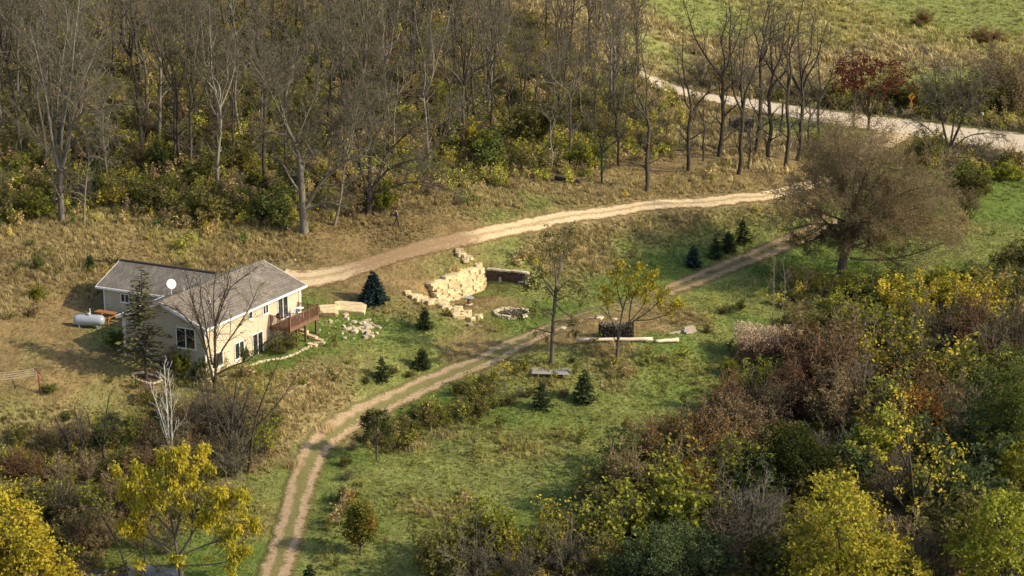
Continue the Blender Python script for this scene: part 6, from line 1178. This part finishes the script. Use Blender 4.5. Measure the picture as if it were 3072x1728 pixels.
for a in [(60, 1330, 55, 1.2, 'o'), (140, 1350, 62, 1.2, 'br'), (230, 1340, 68, 1.2, 'br'), (320, 1340, 68, 1.1, 'g'), (400, 1330, 80, .8, 'ls'), (470, 1350, 68, 1.1, 'bt'), (570, 1320, 127, 1.1, 'bt'), (630, 1300, 136, 1.1, 'b'), (700, 1310, 127, 1.1, 'b'), (760, 1300, 110, 1.1, 'br'), (790, 1360, 102, 1.1, 'ls'), (40, 1430, 74, 1.1, 'rr'), (110, 1450, 74, 1.1, 'r'), (180, 1460, 80, 1.1, 'bt'), (270, 1450, 80, 1.1, 'bt'), (350, 1440, 80, 1.1, 'o'), (430, 1450, 86, 1.1, 'rr'), (530, 1440, 119, 1.1, 'br'), (620, 1430, 119, 1.1, 'bd'), (700, 1430, 127, 1.1, 'b'), (20, 1530, 93, 1.0, 'ys'), (200, 1560, 119, 1.1, 'bd'), (290, 1570, 127, 1.1, 'ls'), (380, 1560, 127, 1.1, 'br'), (460, 1570, 127, 1.1, 'ls'), (240, 1640, 110, 1.0, 'br'), (330, 1640, 102, 1.0, 'bt'), (420, 1640, 93, 1.1, 'bt'), (500, 1660, 85, 1.1, 'bd'), (620, 1560, 110, 1.1, 'ls'), (700, 1530, 93, 1.1, 'bt'), (130, 1540, 110, 1.1, 'ls'), (340, 1270, 37, 1.2, 'g'), (200, 1260, 24, 1.2, 'g'), (110, 1480, 34, 1, 'ys'), (150, 1420, 37, .8, 'ys'), (60, 1400, 55, 1.1, 'l'), (820, 1290, 51, 1.1, 'o'), (400, 1280, 55, .7, 'ls')]:
    shrub(*a[:5], LF, GL)
TR = landmarks([('beside the small round-topped pine', 1130, 1385), ('in the weeds below the track', 1300, 1280), ('in the weeds by the yellow sapling', 1500, 1210), ('near the upper meadow spruces', 1680, 1200), ('below the woodpile', 1800, 1075), ('by the pale bare sapling pair', 2318, 960), ('on the bank with the small spruces', 1180, 1120), ('at the meadow corner below the round-topped pine', 1040, 1470)]); GT = 'weedy shrubs along the track'
for a in [(1210, 1300, 60, 1.1, 'o'), (1250, 1290, 60, 1.0, 'o'), (1290, 1280, 60, 1.0, 'r'), (1330, 1270, 60, 1.0, 'ls'), (1400, 1250, 80, 1.0, 'o'), (1440, 1240, 90, 1.0, 'o'), (1480, 1225, 80, 1.0, 'ls'), (1520, 1215, 70, 1.0, 'o'), (1560, 1190, 60, 1.1, 'b'), (1590, 1190, 50, 1.1, 'o'), (1690, 1190, 50, 1.2, 'br'), (1060, 1350, 60, 1.1, 'bd'), (1040, 1400, 60, 1.2, 'o'), (1040, 1440, 70, 1.2, 'bd'), (1045, 1500, 70, 1.2, 'o'), (1770, 1072, 36, 1.1, 'b'), (1820, 1072, 34, 1.1, 'b'), (1720, 1088, 36, 1.1, 'o'), (1900, 1075, 40, 1.1, 'b'), (2180, 940, 50, 1.2, 'o'), (2220, 930, 50, 1.2, 'o'), (2420, 930, 60, 1.2, 'bd'), (2480, 920, 60, 1.2, 'bd'), (2390, 900, 60, 1.2, 'o'), (2460, 1010, 80, 1.3, 'g'), (2370, 990, 70, 1.3, 'g'), (2120, 1000, 50, 1.0, 'br'), (1180, 1120, 40, 1.2, 'o'), (1270, 1095, 40, 1.2, 'bd'), (1100, 1150, 40, 1.2, 'o'), (1230, 1130, 40, 1.2, 'o')]:
    shrub(a[0], a[1], a[2] * .5, a[3] * 1.1, a[4], TR, GT)
RR = landmarks([('beside the dark red oak', 2600, 340), ('behind the yellow curve sign', 2740, 340), ('near the white mailbox', 2945, 350), ('beyond the road behind the tall bare trees', 2300, 290), ('out in the far field', 2850, 100), ('beyond the bend of the gravel road', 2120, 250)]); GR = 'roadside shrubs beyond the gravel road'
for a in [(2560, 330, 60, 1.2, 'o'), (2500, 320, 60, 1.2, 'o'), (2640, 325, 70, 1.2, 'g'), (2700, 325, 80, 1.1, 'g'), (2770, 340, 80, 1.2, 'o'), (2820, 345, 80, 1.2, 'g'), (2890, 350, 90, 1.2, 'o'), (2960, 350, 110, 1.2, 'o'), (3030, 350, 130, 1.2, 'br'), (3070, 330, 140, 1.1, 'r'), (2980, 290, 120, 1.2, 'br'), (2400, 300, 70, 1.2, 'bd'), (2320, 290, 70, 1.2, 'b'), (2240, 270, 80, 1.2, 'b'), (2180, 262, 80, 1.2, 'or_'), (2100, 248, 80, 1.2, 'b'), (2450, 305, 60, 1.2, 'bd'), (2770, 75, 40, 1.6, 'r'), (2940, 125, 35, 2.2, 'r'), (2980, 128, 30, 2.0, 'rr')]:
    shrub(*a[:5], RR, GR)
LMS = landmarks([('by the broken white frame', 2800, 475), ('around the rusted implement', 2990, 490), ('beneath the lone vase-shaped tree', 2890, 580), ('uphill of the dark woodpile with tarp', 2060, 390), ('near the thick wooden road post', 2350, 400), ('under the crooked roadside tree', 2480, 420)])
GS = 'scrub between driveway and gravel road'
for a in [(2790, 470, 70, 1.2, 'g'), (2770, 500, 80, 1.0, 'o'), (2880, 480, 60, 1.3, 'b'), (2930, 480, 60, 1.3, 'bd'), (2970, 500, 60, 1.3, 'b'), (3040, 500, 60, 1.3, 'bd'), (2890, 580, 80, 1.2, 'g'), (2930, 590, 70, 1.2, 'o'), (2900, 640, 60, 1.2, 'br'), (2940, 560, 60, 1.2, 'l'), (3000, 545, 50, 1.3, 'l'), (3050, 540, 50, 1.3, 'l'), (1990, 390, 45, 1.2, 'b'), (2060, 402, 32, 1.2, 'b'), (2120, 404, 28, 1.2, 'bd'), (1900, 380, 80, 1.2, 'b'), (1960, 345, 45, 1.2, 'bd'), (2020, 322, 25, 1.2, 'o'), (2340, 404, 25, 1.3, 'b'), (2450, 432, 36, 1.3, 'ls'), (2510, 412, 30, 1.2, 'o')]:
    shrub(*a[:5], LMS, GS)
# pinkish plume grass clump
rngp = np.random.default_rng(55)
c = onground(2310, 1085); Vp = []
n = 1500; bx = rngp.uniform(-2.6, 2.6, n); by = rngp.normal(0, .8, n); zz = np.array(ground(c[0] + bx, c[1] + by)) - c[2]; hh = rngp.uniform(2.0, 3.1, n); P = np.stack([np.c_[bx, by, zz], np.c_[bx * 1.08 + rngp.normal(0, .1, n), by * 1.08, zz + hh * .6], np.c_[bx * 1.15 + rngp.normal(0, .25, n), by * 1.15 + rngp.normal(0, .2, n), zz + hh]], 1)
t = thing('plume_grass', 'tall clump of pinkish tan plume grass at the thicket edge', 'grass clump', c); obj('stalks', make_mesh('plume_stalks', [tubes([(P, np.full((n, 3), .010), 3)])], rngp), M['twig_tan'], t)
tips = np.repeat(P[:, 2], 9, 0) + rngp.normal(0, .10, (n * 9, 3)) - np.array([0, 0, 1]) * rngp.uniform(0, .55, (n * 9, 1)); obj('plumes', make_mesh('plume_heads', [leafquads(rngp, tips, (.14, .26), .3, 1.0)], rngp, lambda p, r: np.clip((p[:, 2] - 1.4) / 1.3 + r.normal(0, .2, len(p)), 0, 1)), M['l_pink'], t)
# pale straw tufts
M['straw'] = leafmat('straw_blades', [(.38, .27, .12), (.50, .38, .19), (.60, .48, .27)])
for i, (px, py, w, lab) in enumerate([(1210, 1345, 1.0, 'pale straw grass tuft nearest the small round-topped pine'), (1258, 1345, .9, 'upright pale straw tuft beside the weeds along the track'), (1340, 1305, 1.5, 'broad pale straw tuft at the foot of the track weeds'), (975, 1290, 1.0, 'pale straw tuft at the bottom of the grassy bank'), (875, 1400, .8, 'pale straw tuft where the track bends')]):
    me = tuft(700 + i, 160, .75, .9 * w, .7, .02); t = thing('straw_tuft', lab, 'grass tuft', onground(px, py)); tag(obj('blades', me, M['straw'], t), kind='stuff')
# ------------------------------------------------------------------ conifers
CON = [conifer_mesh(500 + i, 3.0, (1.02, 1.25, 1.15)[i], (28, 26, 32)[i], (9, 8, 9)[i], power=(.8, .95, .7)[i], jag=(.28, .36, .3)[i], sparse=(.9, .8, .86)[i]) for i in range(3)]
CONB = conifer_mesh(520, 3.0, 1.38, 32, 12, tw=11)
for i, (px, py, top, var, mat, lab) in enumerate([(1120, 906, 813, 'b', 'n_blue', 'plump blue spruce above the green mound'), (1274, 986, 920, 0, 'n_green', 'small dark spruce below the limestone wall'), (1145, 1140, 1066, 1, 'n_spruce', 'small spruce on the bank nearest the house'), (1266, 1105, 1040, 2, 'n_green', 'small spruce on the bank near the track junction'), (1625, 1226, 1138, 1, 'n_spruce', 'dark spruce with dry weeds beside it at the meadow edge'), (1753, 1206, 1106, 0, 'n_green', 'tall dark spruce at the upper meadow edge below the woodpile'),
        (2079, 800, 735, 0, 'n_blue', 'bluish spruce at the lower end of the row by the track'), (2145, 773, 706, 1, 'n_spruce', 'second spruce from the lower end of the row by the track'), (2184, 755, 692, 2, 'n_green', 'third spruce from the lower end of the row by the track'), (2226, 727, 655, 1, 'n_green', 'largest spruce at the upper end of the row by the track'), (271, 808, 762, 2, 'n_spruce', 'small dark evergreen on the dry slope above the propane tank'), (930, 1775, 1690, 0, 'n_spruce', 'young pine top at the end of the track')]):
    p = onground(px, py); h = (py - top) * mpx(p) / .965 / 3.0
    wf_ = (1, 1.12, .92, 1.05, .96)[i % 5]; plant('spruce', lab, 'tree', None, CONB if var == 'b' else CON[var], p, (h * wf_, h * wf_ * .97, h), i * 1.1, (M['bark_dark'], M[mat]))
p = onground(439, 1138); h = (1138 - 793) * mpx(p) / .965
plant('old_spruce', 'tall thinning spruce in a mulch bed before the shaded gable', 'tree', None, conifer_mesh(540, h, 2.0, 46, 8, base=.17, tw=8, ln=(.26, .52), droop=.26, power=.62, sparse=.62, trunk_r=.15, jag=.3), p, 1, .4, (M['bark_dark'], M['n_old']))
p = onground(1130, 1385); hp = (1385 - 1230) * mpx(p) / .965
rngq = np.random.default_rng(77); t = thing('round_pine', 'small pine with a bare trunk and rounded green top at the track side', 'tree', p)
M['l_pine'] = leafmat('needles_pine', [(.040, .050, .018), (.075, .085, .028), (.13, .13, .045)], .12)
g = grow(rngq, [([(0, 0, -.05), (.03, 0, hp * .3), (.05, 0, hp * .62), (.05, 0, hp * .9)], .09, .04)], [dict(n=22, t=(.38, 1), ang=(45, 95), len=(.9, 1.9), up=.25, fall=.35, wig=.12, k=4, rr=.4, s=3, tip=.008), dict(n=6, t=(.3, 1), ang=(30, 70), lr=(.3, .5), up=.2, k=3, rr=.6, s=3, tip=.006, rmin=.006)])
obj('trunk', make_mesh('round_pine_trunk', [tubes(g)], rngq), M['bark'], t); obj('crown', make_mesh('round_pine_needles', [leaves(rngq, g[2][0], 26, (.16, .30), .32, .09, -.2)], rngq), M['l_pine'], t)
#@@PART5
